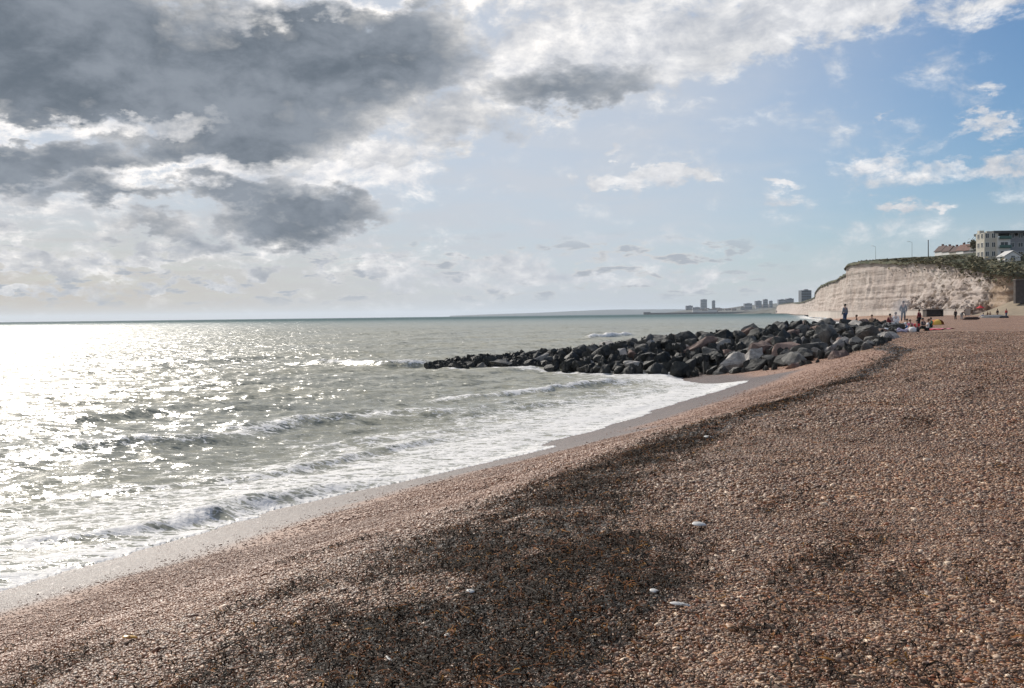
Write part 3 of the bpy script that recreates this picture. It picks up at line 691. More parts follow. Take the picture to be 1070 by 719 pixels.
nA = noise(nt, P_, .09, 6, .6); nB = noise(nt, mapped(nt, P_, (.25, .25, 2.6), rot=(.012, 0, 0)), .55, 5, .6); nC = noise(nt, mapped(nt, P_, (1, 1, .16)), .45, 6, .65); nD = noise(nt, P_, 1.1, 5, .7)
c = mixc(nt, sstep(nt, nA, .35, .65), (.42, .35, .31), (.53, .465, .42))
c = mixc(nt, sstep(nt, nB, .50, .60) * .55, c, (.34, .275, .235))
c = mixc(nt, sstep(nt, nC, .57, .70) * .6, c, (.30, .225, .17))
c = mixc(nt, sstep(nt, nD, .60, .72) * .5, c, (.66, .60, .54))
dl = sstep(nt, yy_, 372, 340) * sstep(nt, noise(nt, mapped(nt, P_, (1, .6, 1.4), rot=(.7, 0, 0)), .32, 6, .7), .50, .57) * sstep(nt, zz_, 19, 14)
c = mixc(nt, dl * .85, c, (.13, .095, .07))
c = mixc(nt, sstep(nt, yy_, 304, 296) * .7, c, (.36, .26, .175))
put(nt, b.inputs['Base Color'], c); b.inputs['Roughness'].default_value = .9; b.inputs['Specular IOR Level'].default_value = .15
bp = NN(nt, 'Bump', {'Height': nB * .5 + nD * .3 + nC * .5, 'Distance': .7, 'Strength': .9}); put(nt, b.inputs['Normal'], bp.outputs[0])
struct(link_mesh('cliff', V.reshape(-1, 3), grid_faces(len(cp), nv_), cm))
# cliff-top land
wds = np.concatenate([np.arange(0, 12, .8), 12 * 1.09 ** np.arange(52)]); U2, W2 = np.meshgrid(acc, wds, indexing='ij')
capx = cp[:, 0][:, None] + W2 - .3; capy = cp[:, 1][:, None] + 0 * W2
rise = smooth(284, 300, cp[:, 1])[:, None]
capz = top[:, :1] + .15 + .055 * np.minimum(W2, 420) * (.25 + .75 * rise) + (fbm(capx * .08, capy * .08, 4, 81) - .5) * 1.6 * smooth(0, 6, W2) + (fbm(capx * .5, capy * .5, 3, 82) - .5) * .5
lip_ = np.stack([V[:, -1, 0] - .9 * -no[:, 0], V[:, -1, 1] + .9 * no[:, 1], V[:, -1, 2] - .8], -1)[:, None, :]
gm, nt, b, out = new_mat('clifftop_turf'); P_ = NN(nt, 'NewGeometry').outputs['Position']
c = mixc(nt, sstep(nt, noise(nt, P_, .12, 5, .65), .38, .62), (.035, .048, .018), (.10, .085, .04)); c = mixc(nt, sstep(nt, noise(nt, P_, .9, 4, .7), .5, .68), c, (.02, .03, .012))
put(nt, b.inputs['Base Color'], c); b.inputs['Roughness'].default_value = .95
struct(link_mesh('clifftop_ground', np.concatenate([lip_, np.stack([capx, capy, capz], -1)], 1).reshape(-1, 3), grid_faces(len(cp), len(wds) + 1), gm))
def land_z(x, y):
    i = np.argmin(np.where(cp[:, 0] < 151, np.abs(cp[:, 1] - y), 1e9)) if y < 440 else np.argmin(np.abs(cp[:, 1] - y))
    return float(top[i, 0] + .15 + .055 * max(0, min(x - cp[i, 0], 420)) * (.25 + .75 * smooth(284, 300, np.array(y))))
# scrub along the edge: thousands of leafy tufts
rs = np.random.default_rng(12); nsc = 15000
ii = rs.integers(0, len(cp), nsc * 3); yy0 = cp[ii, 1]; k = (yy0 < 900) & (yy0 > 285); ii = ii[k][:nsc]
wd = rs.gamma(1.2, 8, len(ii)); right = smooth(395, 330, cp[ii, 1])
bx_ = cp[ii, 0] + wd - 1.4 * right; by_ = cp[ii, 1] + rs.normal(0, 1, len(ii)); clump = fbm(bx_ * .15, by_ * .15, 3, 85)
hz = top[ii, 0] + .055 * wd + rs.uniform(0, 1, len(ii)) * (0.3 + 1.3 * right * smooth(.35, .6, clump)) * smooth(-1.5, 1.5, wd)
hang = (rs.random(len(ii)) < .30 * right); hz = np.where(hang, top[ii, 0] - rs.gamma(1.2, 1.5, len(ii)) * smooth(.42, .6, clump), hz); bx_ = np.where(hang, cp[ii, 0] - rs.uniform(0.2, 2.6, len(ii)), bx_)
sz = rs.uniform(.25, .7, len(ii)); dirs = rs.normal(0, 1, (len(ii), 2, 3)); dirs[..., 2] *= .35; dirs /= np.linalg.norm(dirs, axis=2)[..., None]
ctr = np.stack([bx_, by_, hz], -1)
q = np.stack([ctr + dirs[:, 0] * sz[:, None], ctr + dirs[:, 1] * sz[:, None], ctr - dirs[:, 0] * sz[:, None], ctr - dirs[:, 1] * sz[:, None]], 1)
lm, nt, b, out = new_mat('scrub_leaves'); ri = S(nt, NN(nt, 'NewGeometry').outputs['Random Per Island'])
put(nt, b.inputs['Base Color'], mixc(nt, ri, (.075, .085, .035), (.19, .15, .08))); b.inputs['Roughness'].default_value = .9
scr = link_mesh('scrub', q.reshape(-1, 3), np.arange(len(ii) * 4).reshape(-1, 4), lm)
stuff(scr, 'green and brown scrub growing along the edge of the chalk cliff top', 'scrub')
# sea wall at the foot of the cliff
sm = simple('sea_wall_concrete', (.52, .47, .42), .85, .18, .25, .05)
def strip_wall(name, P, z0, z1, th, mat):
    P = [Vector((x, y, 0)) for x, y in P]; vs = []; fs = []
    for i, p in enumerate(P):
        d = (P[min(i + 1, len(P) - 1)] - P[max(i - 1, 0)]).normalized(); n = Vector((-d.y, d.x, 0))
        for o_, z in ((0, z0), (0, z1 - .25), (-.12, z1 - .25), (-.12, z1), (th, z1), (th, z0)): vs.append(tuple(p - n * o_ + Vector((0, 0, z))))
    for i in range(len(P) - 1):
        for j in range(5): a = i * 6 + j; fs.append((a, a + 1, a + 7, a + 6))
    fs.append(tuple(range(6))); e = (len(P) - 1) * 6; fs.append(tuple(range(e + 5, e - 1, -1)))
    return link_mesh(name, vs, fs, mat)
swl = strip_wall('sea_wall', [(133.5, 296), (133.5, 320), (134, 345), (136, 372), (136.5, 400), (136.8, 430), (142, 452), (163, 520), (189, 640)], .8, 4.35, 1.6, sm)
tag(swl, 'long pale concrete sea wall along the foot of the chalk cliff', 'sea wall')
# chalk rubble at the foot
cb = []
rs = random.Random(9)
bm = bmesh.new()
for i in range(420):
    y = rs.uniform(298, 362); x = 143.5 - rs.random() ** 1.5 * 8; s_ = rs.uniform(.25, 1.0)
    h = max(2.2, 2.4 + (8 - (143.5 - x)) * 0.75 * rs.uniform(.5, 1.1)); m = Matrix.Translation((x, y, h)) @ Euler((rs.random() * 3, rs.random() * 3, rs.random() * 3)).to_matrix().to_4x4() @ Matrix.Diagonal((s_, s_ * rs.uniform(.6, 1), s_ * .7, 1))
    bmesh.ops.create_icosphere(bm, subdivisions=1, radius=1, matrix=m)
for v in bm.verts: v.co += Vector((mn.noise(v.co * 1.3), mn.noise(v.co * 1.3 + Vector((9, 0, 0))), mn.noise(v.co * 1.3 + Vector((0, 9, 0))))) * .35
stuff(bmobj('chalk_rubble', bm, cm), 'broken chalk blocks heaped at the foot of the slumped cliff', 'rubble')
# the gap: shaded retaining wall, tan bank and low kerb wall
bankm = simple('bank_earth', (.27, .215, .15), .95, .2, .3, .1)
gx = np.linspace(126, 300, 60); gy = np.linspace(226, 285, 30); GX, GY = np.meshgrid(gx, gy, indexing='ij')
GZ = 2.1 + 5.2 * smooth(246, 284, GY) * smooth(128, 147, GX + (GY - 284) * .05) + (fbm(GX * .3, GY * .3, 3, 92) - .5) * .5
struct(link_mesh('bank', np.stack([GX, GY, GZ], -1).reshape(-1, 3), grid_faces(60, 30), bankm, None, True))
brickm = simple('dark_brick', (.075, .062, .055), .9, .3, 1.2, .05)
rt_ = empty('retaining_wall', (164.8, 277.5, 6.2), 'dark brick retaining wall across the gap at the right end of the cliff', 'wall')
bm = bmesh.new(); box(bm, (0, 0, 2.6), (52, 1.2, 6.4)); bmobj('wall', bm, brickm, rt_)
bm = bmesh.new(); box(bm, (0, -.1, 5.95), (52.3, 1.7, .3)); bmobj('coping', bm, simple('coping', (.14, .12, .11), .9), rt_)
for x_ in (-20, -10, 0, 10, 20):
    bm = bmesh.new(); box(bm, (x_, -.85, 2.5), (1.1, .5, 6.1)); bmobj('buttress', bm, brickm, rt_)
bm = bmesh.new(); box(bm, (158, 229, 2.55), (58, .45, .75)); tag(bmobj('kerb_wall', bm, simple('kerb_pale', (.5, .46, .42), .8)), 'thin pale kerb wall at the back of the beach below the bank', 'wall')

# ================================================================== FAR COAST
def hill(name, prof, D, front, mat, z0=-7, back=900, seed=1):
    xs = np.arange(prof[0][0], prof[-1][0] + .1, .5); pyv = np.interp(xs, [p[0] for p in prof], [p[1] for p in prof])
    top_ = np.array([at(a_, b_, D).z for a_, b_ in zip(xs, pyv)]); Xs = np.array([at(a_, 330, D).x for a_ in xs])
    top_ = np.maximum(top_, z0) ; rows = []
    ts = np.linspace(0, 1, 14)
    for t in ts:
        rows.append(np.stack([Xs * (1 - (1 - t) * front / D), np.full_like(Xs, D - front * (1 - t)), z0 + (top_ - z0) * np.sin(t * np.pi / 2) ** 1.3 * (1 + .12 * (fbm(Xs * .004, Xs * 0 + t * 3, 3, seed) - .5))], -1))
    rows.append(np.stack([Xs, np.full_like(Xs, D + back), np.full_like(Xs, z0)], -1))
    return struct(link_mesh(name, np.stack(rows).reshape(-1, 3), grid_faces(15, len(xs)), mat, None, True))
hm = simple('far_downs', (.06, .075, .08), .95, .3, .002); tm = simple('far_town_ground', (.085, .085, .070), .95, .45, .012)  # downs tinted bluish: distance haze painted into their base colour
hill('far_hills', [(470, 330), (520, 328.2), (560, 326.9), (590, 325.6), (620, 324.2), (650, 323.3), (700, 323.0), (740, 323.6), (780, 324), (830, 324)], 13500, 2500, hm, z0=-7, seed=3)
hill('town_hill', [(688, 327.6), (706, 325.5), (720, 323.6), (760, 322.3), (776, 320.0), (790, 318.6), (806, 317.6), (822, 316.2), (845, 315), (880, 314)], 6200, 1500, tm, seed=4)
hill('low_headland', [(806, 327), (814, 322.5), (822, 321), (834, 318), (846, 314), (870, 312)], 2750, 350, tm, seed=5)
bm = bmesh.new(); a_ = at(676, 328, 4700); b_ = at(812, 328, 4500)
mid = (a_ + b_) / 2; box(bm, (mid.x, mid.y, 3.5), ((b_ - a_).length, 16, 9.5), math.atan2(b_.y - a_.y, b_.x - a_.x)); box(bm, (a_.x, a_.y, 5), (30, 26, 14))
tag(bmobj('harbour_wall', bm, simple('dark_breakwater', (.06, .062, .06), .9)), 'long dark harbour breakwater low on the water before the distant town', 'breakwater')
# distant building things
glassm = simple('window_glass', (.03, .035, .04), .15, .1)
def tower(px0, px1, pyt, pyb, D, mat, label, cat='tower block', group=None, rows=0, name='tower_block', depth=None):
    a = at(px0, pyb, D); b_ = at(px1, pyb, D); zt = at((px0 + px1) / 2, pyt, D).z; zb = min(a.z, b_.z) - 8
    wd = (b_ - a).length; dp = depth or wd * .7; h = zt - zb
    r = empty(name, ((a.x + b_.x) / 2, D + dp / 2, zb), label, cat, group)
    bm = bmesh.new(); box(bm, (0, 0, h / 2), (wd, dp, h), bevel=.3); bmobj('wall', bm, mat, r)
    bm = bmesh.new(); box(bm, (wd * .1, 0, h + 1.5), (wd * .35, dp * .4, 3)); box(bm, (0, 0, h + .35), (wd + .6, dp + .6, .6)); bmobj('roof', bm, mat, r)
    for i in range(rows):
        bm = bmesh.new(); zz1 = h * (i + .6) / rows
        n_ = 6
        for j in range(n_): box(bm, (wd * ((j + .5) / n_ - .5), -dp / 2 - .12, zz1), (wd / n_ * .62, .3, h / rows * .45))
        bmobj('window_row', bm, glassm, r)
    return r
grt = simple('tower_grey', (.26, .28, .32), .8, .15, .1); grd = simple('tower_dark', (.19, .205, .24), .8, .15, .1); wht = simple('far_white', (.55, .54, .52), .8, .12, .1)  # tower greys lightened to paint in some of the distance haze
tower(732.5, 738.8, 313, 325, 5900, grt, 'taller and wider of the two slim grey towers on the far shore', rows=8)
tower(744.2, 747.4, 314.3, 325, 5900, grd, 'narrower dark tower standing just right of the wider grey tower', rows=8)
tower(717, 724, 319.6, 326, 5850, grd, 'low dark block left of the two far towers at the water', rows=3)
tower(724, 732, 321.2, 326, 5800, grt, 'low grey building between the dark block and the wider tower', 'building', rows=3, name='building')
tower(789.5, 796, 314.6, 322, 5400, grd, 'leftmost dark block of flats on the distant town ridge', rows=4)
tower(797.8, 802.4, 313.0, 322, 5400, grd, 'tallest narrow block of flats on the distant town ridge', rows=5)
tower(804, 807.4, 314.6, 322, 5400, grt, 'small narrow flats right of the tallest on the town ridge', rows=4)
tower(778, 786, 317.2, 322, 5300, grt, 'low wide grey flats at the left end of the town ridge', rows=2)
tower(813.5, 821, 313.2, 321, 4300, grt, 'grey slab block left of two slabs nearing the cliffs', rows=4)
tower(821.8, 829.5, 312.2, 321, 4300, grd, 'dark slab block right of two slabs nearing the cliffs', rows=4)
tower(837.5, 848, 303.6, 316, 2300, simple('block_blue_grey', (.15, .165, .19), .7, .1, .1), 'big blue-grey office block above the far end of the cliff', 'office block', rows=6, name='office_block', depth=24)
rs = random.Random(21); warm = [simple('far_house_a', (.42, .38, .34), .85), simple('far_house_b', (.25, .20, .17), .85), simple('far_house_c', (.20, .21, .22), .85), wht]
roofm = simple('far_roof', (.10, .075, .065), .9)
for i in range(46):
    px = rs.uniform(726, 834); D = rs.uniform(5050, 5600) if px < 810 else rs.uniform(2420, 2640)
    fr = (px - 726) / 108; pyb = 326.6 - rs.random() * (1.2 + 7 * fr) * (1 if px < 810 else .4); sc_ = D / 5300
    wd = rs.uniform(14, 52) * sc_; hh = rs.uniform(7, 15) * sc_; p = at(px, pyb, D)
    bm = bmesh.new(); dp = 14 * sc_
    vs = [bm.verts.new(v) for v in ((-wd / 2, 0, 0), (wd / 2, 0, 0), (wd / 2, dp, 0), (-wd / 2, dp, 0), (-wd / 2, 0, hh), (wd / 2, 0, hh), (wd / 2, dp, hh), (-wd / 2, dp, hh), (-wd / 2, dp / 2, hh * 1.35), (wd / 2, dp / 2, hh * 1.35))]
    wf = [(0, 1, 5, 4), (1, 2, 6, 9, 5), (2, 3, 7, 6), (3, 0, 4, 8, 7), (0, 3, 2, 1)]
    for f_ in wf: bm.faces.new([vs[k] for k in f_])
    for f_ in ((4, 5, 9, 8), (6, 7, 8, 9)): bm.faces.new([vs[k] for k in f_]).material_index = 1
    o = bmobj('distant_house', bm, warm[rs.randrange(4)]); o.data.materials.append(roofm); o.location = (p.x, p.y, p.z - 4)
    tag(o, 'tiny pale pitched-roof building in the distant seaside town', 'house', 'buildings of the distant seaside town')
# ================================================================== CLIFFTOP BUILDINGS
cream = simple('render_cream', (.50, .47, .40), .85, .08, .3); white = simple('render_white', (.70, .69, .66), .8, .06, .3)
greyr = simple('render_grey', (.27, .27, .28), .85, .1, .3); slate = simple('roof_slate', (.07, .075, .075), .8, .2, .5); tile = simple('roof_red_brown', (.12, .055, .042), .85, .25, .6)
darkt = simple('roof_dark_brown', (.07, .04, .035), .85, .25, .6); greenm = simple('green_paint', (.05, .12, .10), .6)
def window(parent, c, wd, hh, face='y', fm=white):
    fr = bmesh.new(); t = .09; dx = (wd, .12) if face == 'y' else (.12, wd)
    for s_ in (-1, 1):
        box(fr, (c[0], c[1], c[2] + s_ * (hh / 2 + t / 2)), (dx[0] + (2 * t if face == 'y' else 0), dx[1] + (2 * t if face != 'y' else 0), t))
        if face == 'y': box(fr, (c[0] + s_ * (wd / 2 + t / 2), c[1], c[2]), (t, .12, hh))
        else: box(fr, (c[0], c[1] + s_ * (wd / 2 + t / 2), c[2]), (.12, t, hh))
    if face == 'y': box(fr, c, (t, .115, hh))
    else: box(fr, c, (.115, t, hh))
    f = bmobj('window', fr, fm, parent)
    pn = bmesh.new(); box(pn, c, (wd, .05, hh) if face == 'y' else (.05, wd, hh)); bmobj('pane', pn, glassm, f)
# apartment block, front at Y ~ 335
D = 335; p0 = at(1028, 270, D); bz = p0.z - 1.5
ab = empty('apartment_block', (p0.x, D, bz), 'three-storey cream apartment block with flat dark roof on the cliff top', 'apartment block')
px2m = D / F; H_ = (270 - 243.5) * px2m + 1.5
bm = bmesh.new(); box(bm, (2.5, 3, H_ / 2), (4.6, 6, H_)); bmobj('main_wall', bm, cream, ab)
bm = bmesh.new(); box(bm, (6.3, 4, H_ / 2 - .7), (4.2, 10, H_ - 1.4)); bmobj('bay', bm, white, ab)
bm = bmesh.new(); box(bm, (16.5, 8, H_ / 2 - .5), (16.5, 12, H_ - 1)); bmobj('grey_wing', bm, greyr, ab)
bm = bmesh.new(); box(bm, (14.5, 7, H_ + .25), (22.5, 14.6, .8)); bmobj('roof', bm, slate, ab)
bm = bmesh.new(); box(bm, (1.3, 5, H_ + .55), (1.6, 1.6, 1.1)); bmobj('chimney', bm, cream, ab)
bm = bmesh.new(); box(bm, (3.7, 5, H_ + .45), (1.2, 1.2, .9)); bmobj('chimney', bm, cream, ab)
for st in range(3):
    zc_ = 3.0 + st * 3.0
    for xw in (1.1, 3.2): window(ab, (xw, -.04, zc_), 1.1, 1.5)
    for yw in (1.6, 4.2): window(ab, (.16, yw, zc_), 1.3, 1.5, 'x')
    if zc_ < H_ - 2.5: window(ab, (6.3, -1.04, zc_), 2.4, 1.5)
    for xw in (10.3, 13.2, 16.1, 19.0): window(ab, (xw, 1.96, zc_), 1.5, 1.4)
    bm = bmesh.new(); box(bm, (6.3, -1.5, zc_ - 1.15), (4.0, 1.0, .15)); box(bm, (6.3, -1.97, zc_ - .7), (4.0, .06, .9)); bmobj('balcony', bm, greenm, ab)
# small white gabled lodge beside the block
def gable(name, loc, wd, dp, hh, rh, wm_, rm_, label, cat='house', group=None, rz=0, chim=True, nw=2):
    r = empty(name, loc, label, cat, group, rz)
    bm = bmesh.new(); vs = [bm.verts.new(v) for v in ((-wd / 2, -dp / 2, 0), (wd / 2, -dp / 2, 0), (wd / 2, dp / 2, 0), (-wd / 2, dp / 2, 0), (-wd / 2, -dp / 2, hh), (wd / 2, -dp / 2, hh), (wd / 2, dp / 2, hh), (-wd / 2, dp / 2, hh), (0, -dp / 2, hh + rh), (0, dp / 2, hh + rh))]
    for f_ in ((0, 1, 5, 8, 4), (1, 2, 6, 5), (2, 3, 7, 9, 6), (3, 0, 4, 7)): bm.faces.new([vs[k] for k in f_])
    bmobj('wall', bm, wm_, r)
    bm = bmesh.new(); e = .35
    for s_ in (-1, 1):
        a = [(-s_ * 0, -dp / 2 - e, hh + rh + .12), (-s_ * 0, dp / 2 + e, hh + rh + .12), (s_ * (wd / 2 + e), dp / 2 + e, hh - e * rh / (wd / 2) + .12), (s_ * (wd / 2 + e), -dp / 2 - e, hh - e * rh / (wd / 2) + .12)]
        v1 = [bm.verts.new(v) for v in a]; v2 = [bm.verts.new((v[0], v[1], v[2] + .22)) for v in a]
        bm.faces.new(v1); bm.faces.new(v2)
        for i in range(4): bm.faces.new((v1[i], v1[(i + 1) % 4], v2[(i + 1) % 4], v2[i]))
    rf = bmobj('roof', bm, rm_, r)
    if chim: bm = bmesh.new(); box(bm, (wd * .18, dp * .2, hh + rh + .2), (.9, .7, 1.9)); bmobj('chimney', bm, tile, rf)
    for k in range(nw):
        window(r, (wd * ((k + .5) / nw - .5), -dp / 2 - .04, hh * .3), 1.1, 1.2)
        window(r, (wd * ((k + .5) / nw - .5), -dp / 2 - .04, hh * .74), 1.1, 1.1)
    bm = bmesh.new(); box(bm, (-wd / 2 - .05, 0, 1.05), (.1, 1.0, 2.1)); bmobj('door', bm, greenm, r)
    return r
p = at(1056, 270, 322); gable('lodge', (p.x + .5, 324, p.z - 1.0), 5.0, 5, 1.7, 1.5, white, wht, 'small white gabled lodge in front of the grey wing of the block', nw=1, chim=False)
rows = [(985, 257.5, 269.5, 470, 9, darkt, white, 'leftmost white house with dark brown roof on the cliff top'),
        (992.5, 257.8, 269, 462, 8, darkt, white, 'second white house from the left in the clifftop row, dark roofed'),
        (1000, 258.2, 269, 455, 8, darkt, cream, 'cream house in the middle of the clifftop row under a dark roof'),
        (1007.5, 256.2, 269, 448, 8, tile, white, 'white house with a red tiled roof in the clifftop row'),
        (1015, 255.5, 269.5, 440, 8, tile, greyr, 'grey-walled house with red roof right in the clifftop row'),
        (1022, 254.5, 269.5, 430, 7, slate, greyr, 'grey house with slate roof touching the apartment block')]
for px, pt, pb, D, wd, rm_, wm_, lb in rows:
    a = at(px, pb, D); zt = at(px, pt, D).z; zb = a.z - 1.2; tot = zt - zb
    ext = max(0, zb - land_z(a.x, D) + .4); gable('house', (a.x, D, zb - ext), wd * .47, 7, tot * .66 + ext, tot * .34, wm_, rm_, lb, 'house', 'row of houses on the cliff top', .05, True, 1)
# trees beside the block
def tree(px, pyt, pyb, D, label, r):
    a = at(px, pyb, D); zt = at(px, pyt, D).z; h = zt - a.z + 1
    t = empty('tree', (a.x, D, a.z - 1), label, 'tree', None)
    bm = bmesh.new(); tube(bm, (0, 0, 0), (.1, 0, h * .55), .22, .12); 
    for k in range(6):
        an_ = k * 1.1; tube(bm, (.1, 0, h * (.35 + .05 * k)), (.1 + math.cos(an_) * r * .6, math.sin(an_) * r * .6, h * (.6 + .05 * k)), .09, .03, 5)
    bmobj('trunk', bm, simple('bark', (.09, .065, .045), .9, .3, 5), t)
    n = 900; g2 = np.random.default_rng(int(px)); c = g2.normal(0, .5, (n, 3)) * [r, r, h * .22] + [0, 0, h * .74]; c[:, :2] *= (1 + .4 * np.sin(c[:, 2:3] * 4))
    s_ = g2.uniform(.12, .3, n); dd = g2.normal(0, 1, (n, 2, 3)); dd /= np.linalg.norm(dd, axis=2)[..., None]
    q = np.stack([c + dd[:, 0] * s_[:, None], c + dd[:, 1] * s_[:, None], c - dd[:, 0] * s_[:, None], c - dd[:, 1] * s_[:, None]], 1)
    link_mesh('crown', q.reshape(-1, 3), np.arange(n * 4).reshape(-1, 4), lm, t)
tree(1017.5, 250, 268, 400, 'slightly shorter dark tree behind the roofs of the clifftop houses', 1.6)
tree(1026, 246, 268, 385, 'taller dark tree against the left side of the apartment block', 1.7)
# lamp posts on the road along the cliff top
polem = simple('grey_steel', (.13, .135, .14), .5, .1, 3, metal=.6)
for px, pt, pb, D, arm, lb in ((953, 253.5, 271.5, 470, 1.6, 'tall thin street lamp with a curved arm on the cliff top'), (970, 251.5, 271, 445, 0, 'straight thick pole standing on the cliff top left of the houses'), (915, 258, 274.5, 520, 1.6, 'faintest and leftmost street lamp on the cliff top')):
    a = at(px, pb, D); zt = at(px, pt, D).z; h = zt - a.z + 2
    t = empty('street_lamp' if arm else 'pole', (a.x, D, a.z - 2), lb, 'street lamp' if arm else 'pole')
    bm = bmesh.new(); tube(bm, (0, 0, 0), (0, 0, h), .10 if arm else .26, .06 if arm else .20)
    if arm:
        pv = Vector((0, 0, h))
        for k in range(1, 6): q = Vector((-arm * math.sin(k / 5 * 1.5) , 0, h + .6 * (math.sin(k / 5 * 1.7)))) ; tube(bm, pv, q, .06, .05, 6); pv = q
    bmobj('post', bm, polem, t)
    bm = bmesh.new()
    if arm: box(bm, (-arm - .35, 0, h + .55), (.8, .28, .16), bevel=.04); bmobj('lamp_head', bm, wht, t)
    else: box(bm, (0, 0, h + .1), (.5, .5, .3), bevel=.05); bmobj('cap', bm, polem, t)

# ================================================================== PEOPLE AND THEIR THINGS
def fabric(name, col): return simple('cloth_' + name, col, .85, .15, 8)
SK = simple('skin', (.42, .24, .17), .55, .08, 6); HD = simple('hair_dark', (.02, .014, .01), .6); HB = simple('hair_brown', (.12, .065, .035), .6)
CLO = {k: fabric(k, v) for k, v in {'black': (.015, .015, .018), 'charcoal': (.05, .05, .06), 'red': (.50, .02, .03), 'white': (.75, .75, .75), 'denim': (.07, .11, .20), 'lilac': (.50, .46, .58), 'pink': (.60, .16, .24), 'grey': (.25, .26, .28), 'maroon': (.16, .02, .03), 'blue': (.04, .17, .42), 'orange': (.55, .17, .03), 'yellow': (.65, .42, .08), 'green': (.03, .13, .08), 'brown': (.16, .09, .06), 'tan': (.40, .30, .20)}.items()}
def skin(name, joints, edges, rad, mat, parent, lvl=1):
    me = bpy.data.meshes.new('tmp'); me.from_pydata([joints[k] for k in joints], [], []); me.update()
    bm = bmesh.new(); idx = {}; lay = bm.verts.layers.skin.verify()
    for k in joints: idx[k] = bm.verts.new(joints[k])
    for a, b_ in edges: bm.edges.new((idx[a], idx[b_]))
    bm.verts.index_update()
    for k in joints: idx[k][lay].radius = rad[k] if isinstance(rad[k], tuple) else (rad[k], rad[k])
    first = next(iter(joints)); idx[first][lay].use_root = True
    bm.to_mesh(me); bm.free(); ob = bpy.data.objects.new('tmp', me); COL.objects.link(ob)
    ob.modifiers.new('s', 'SKIN'); sb = ob.modifiers.new('d', 'SUBSURF'); sb.levels = lvl; sb.render_levels = lvl
    dg = bpy.context.evaluated_depsgraph_get(); m2 = bpy.data.meshes.new_from_object(ob.evaluated_get(dg))
    bpy.data.objects.remove(ob); bpy.data.meshes.remove(me); m2.name = name; m2.materials.clear(); m2.materials.append(mat)
    m2.polygons.foreach_set('use_smooth', np.ones(len(m2.polygons), dtype=bool))
    o = bpy.data.objects.new(name, m2); COL.objects.link(o); o.parent = parent; return o
def pose(kind):
    # x sideways, +y is where the person faces
    J = {'pelvis': (0, 0, .95), 'waist': (0, 0, 1.1), 'chest': (0, .01, 1.30), 'neck': (0, .01, 1.47), 'jaw': (0, .035, 1.56), 'head': (0, .02, 1.65), 'crown': (0, .01, 1.73),
         'shL': (-.17, 0, 1.41), 'elL': (-.25, -.02, 1.13), 'wrL': (-.26, .08, .89), 'haL': (-.26, .11, .80), 'shR': (.17, 0, 1.41), 'elR': (.25, -.02, 1.13), 'wrR': (.26, .08, .89), 'haR': (.26, .11, .80),
         'hipL': (-.095, 0, .90), 'knL': (-.11, .03, .50), 'anL': (-.12, -.01, .09), 'toL': (-.13, .15, .035), 'hipR': (.095, 0, .90), 'knR': (.12, .06, .50), 'anR': (.15, .03, .09), 'toR': (.16, .19, .035)}
    if kind == 'sit':       # sitting on the ground, knees up
        d = .80
        for k in ('pelvis', 'waist', 'chest', 'neck', 'jaw', 'head', 'crown', 'shL', 'shR'): x, y, z = J[k]; J[k] = (x, y - (z - .95) * .12, z - d)
        J.update({'elL': (-.25, .08, .40), 'wrL': (-.17, .32, .42), 'haL': (-.12, .40, .43), 'elR': (.25, .08, .40), 'wrR': (.17, .32, .42), 'haR': (.12, .40, .43),
                  'hipL': (-.1, .02, .13), 'knL': (-.14, .42, .42), 'anL': (-.13, .62, .09), 'toL': (-.13, .80, .05), 'hipR': (.1, .02, .13), 'knR': (.15, .44, .36), 'anR': (.15, .74, .09), 'toR': (.16, .92, .06)})
    if kind == 'perch':     # sitting on a rock, shins hanging
        d = .45
        for k in ('pelvis', 'waist', 'chest', 'neck', 'jaw', 'head', 'crown', 'shL', 'shR', 'elL', 'elR'): x, y, z = J[k]; J[k] = (x, y, z - d)
        J.update({'wrL': (-.16, .22, .58), 'haL': (-.12, .30, .58), 'wrR': (.16, .22, .58), 'haR': (.12, .30, .58), 'hipL': (-.1, .02, .47), 'knL': (-.12, .44, .49), 'anL': (-.12, .46, .09), 'toL': (-.13, .62, .04), 'hipR': (.1, .02, .47), 'knR': (.13, .44, .49), 'anR': (.14, .50, .09), 'toR': (.15, .66, .04)})
    if kind == 'bend':
        for k in ('waist', 'chest', 'neck', 'jaw', 'head', 'crown', 'shL', 'shR', 'elL', 'elR', 'wrL', 'wrR', 'haL', 'haR'):
            x, y, z = J[k]; t = z - .95; c_, s_ = math.cos(-.95), math.sin(-.95); J[k] = (x, y * c_ - t * s_, .95 + y * s_ + t * c_)
        for k in ('elL', 'elR'): s_ = -1 if k[-1] == 'L' else 1; J[k] = (s_ * .24, .46, .86)
        for k in ('wrL', 'wrR'): s_ = -1 if k[-1] == 'L' else 1; J[k] = (s_ * .2, .56, .62)
        for k in ('haL', 'haR'): s_ = -1 if k[-1] == 'L' else 1; J[k] = (s_ * .2, .59, .53)
    if kind == 'lie':       # lying back, propped
        J.update({'pelvis': (0, 0, .13), 'waist': (0, -.16, .18), 'chest': (0, -.36, .27), 'neck': (0, -.50, .38), 'jaw': (0, -.55, .45), 'head': (0, -.60, .51), 'crown': (0, -.64, .58), 'shL': (-.18, -.46, .32), 'elL': (-.26, -.58, .06), 'wrL': (-.3, -.36, .05), 'haL': (-.3, -.27, .04), 'shR': (.18, -.46, .32), 'elR': (.26, -.58, .06), 'wrR': (.3, -.36, .05), 'haR': (.3, -.27, .04),
                  'hipL': (-.1, .05, .12), 'knL': (-.13, .46, .16), 'anL': (-.13, .86, .09), 'toL': (-.15, .92, .22), 'hipR': (.1, .05, .12), 'knR': (.14, .42, .34), 'anR': (.14, .66, .08), 'toR': (.15, .82, .05)})
    return J
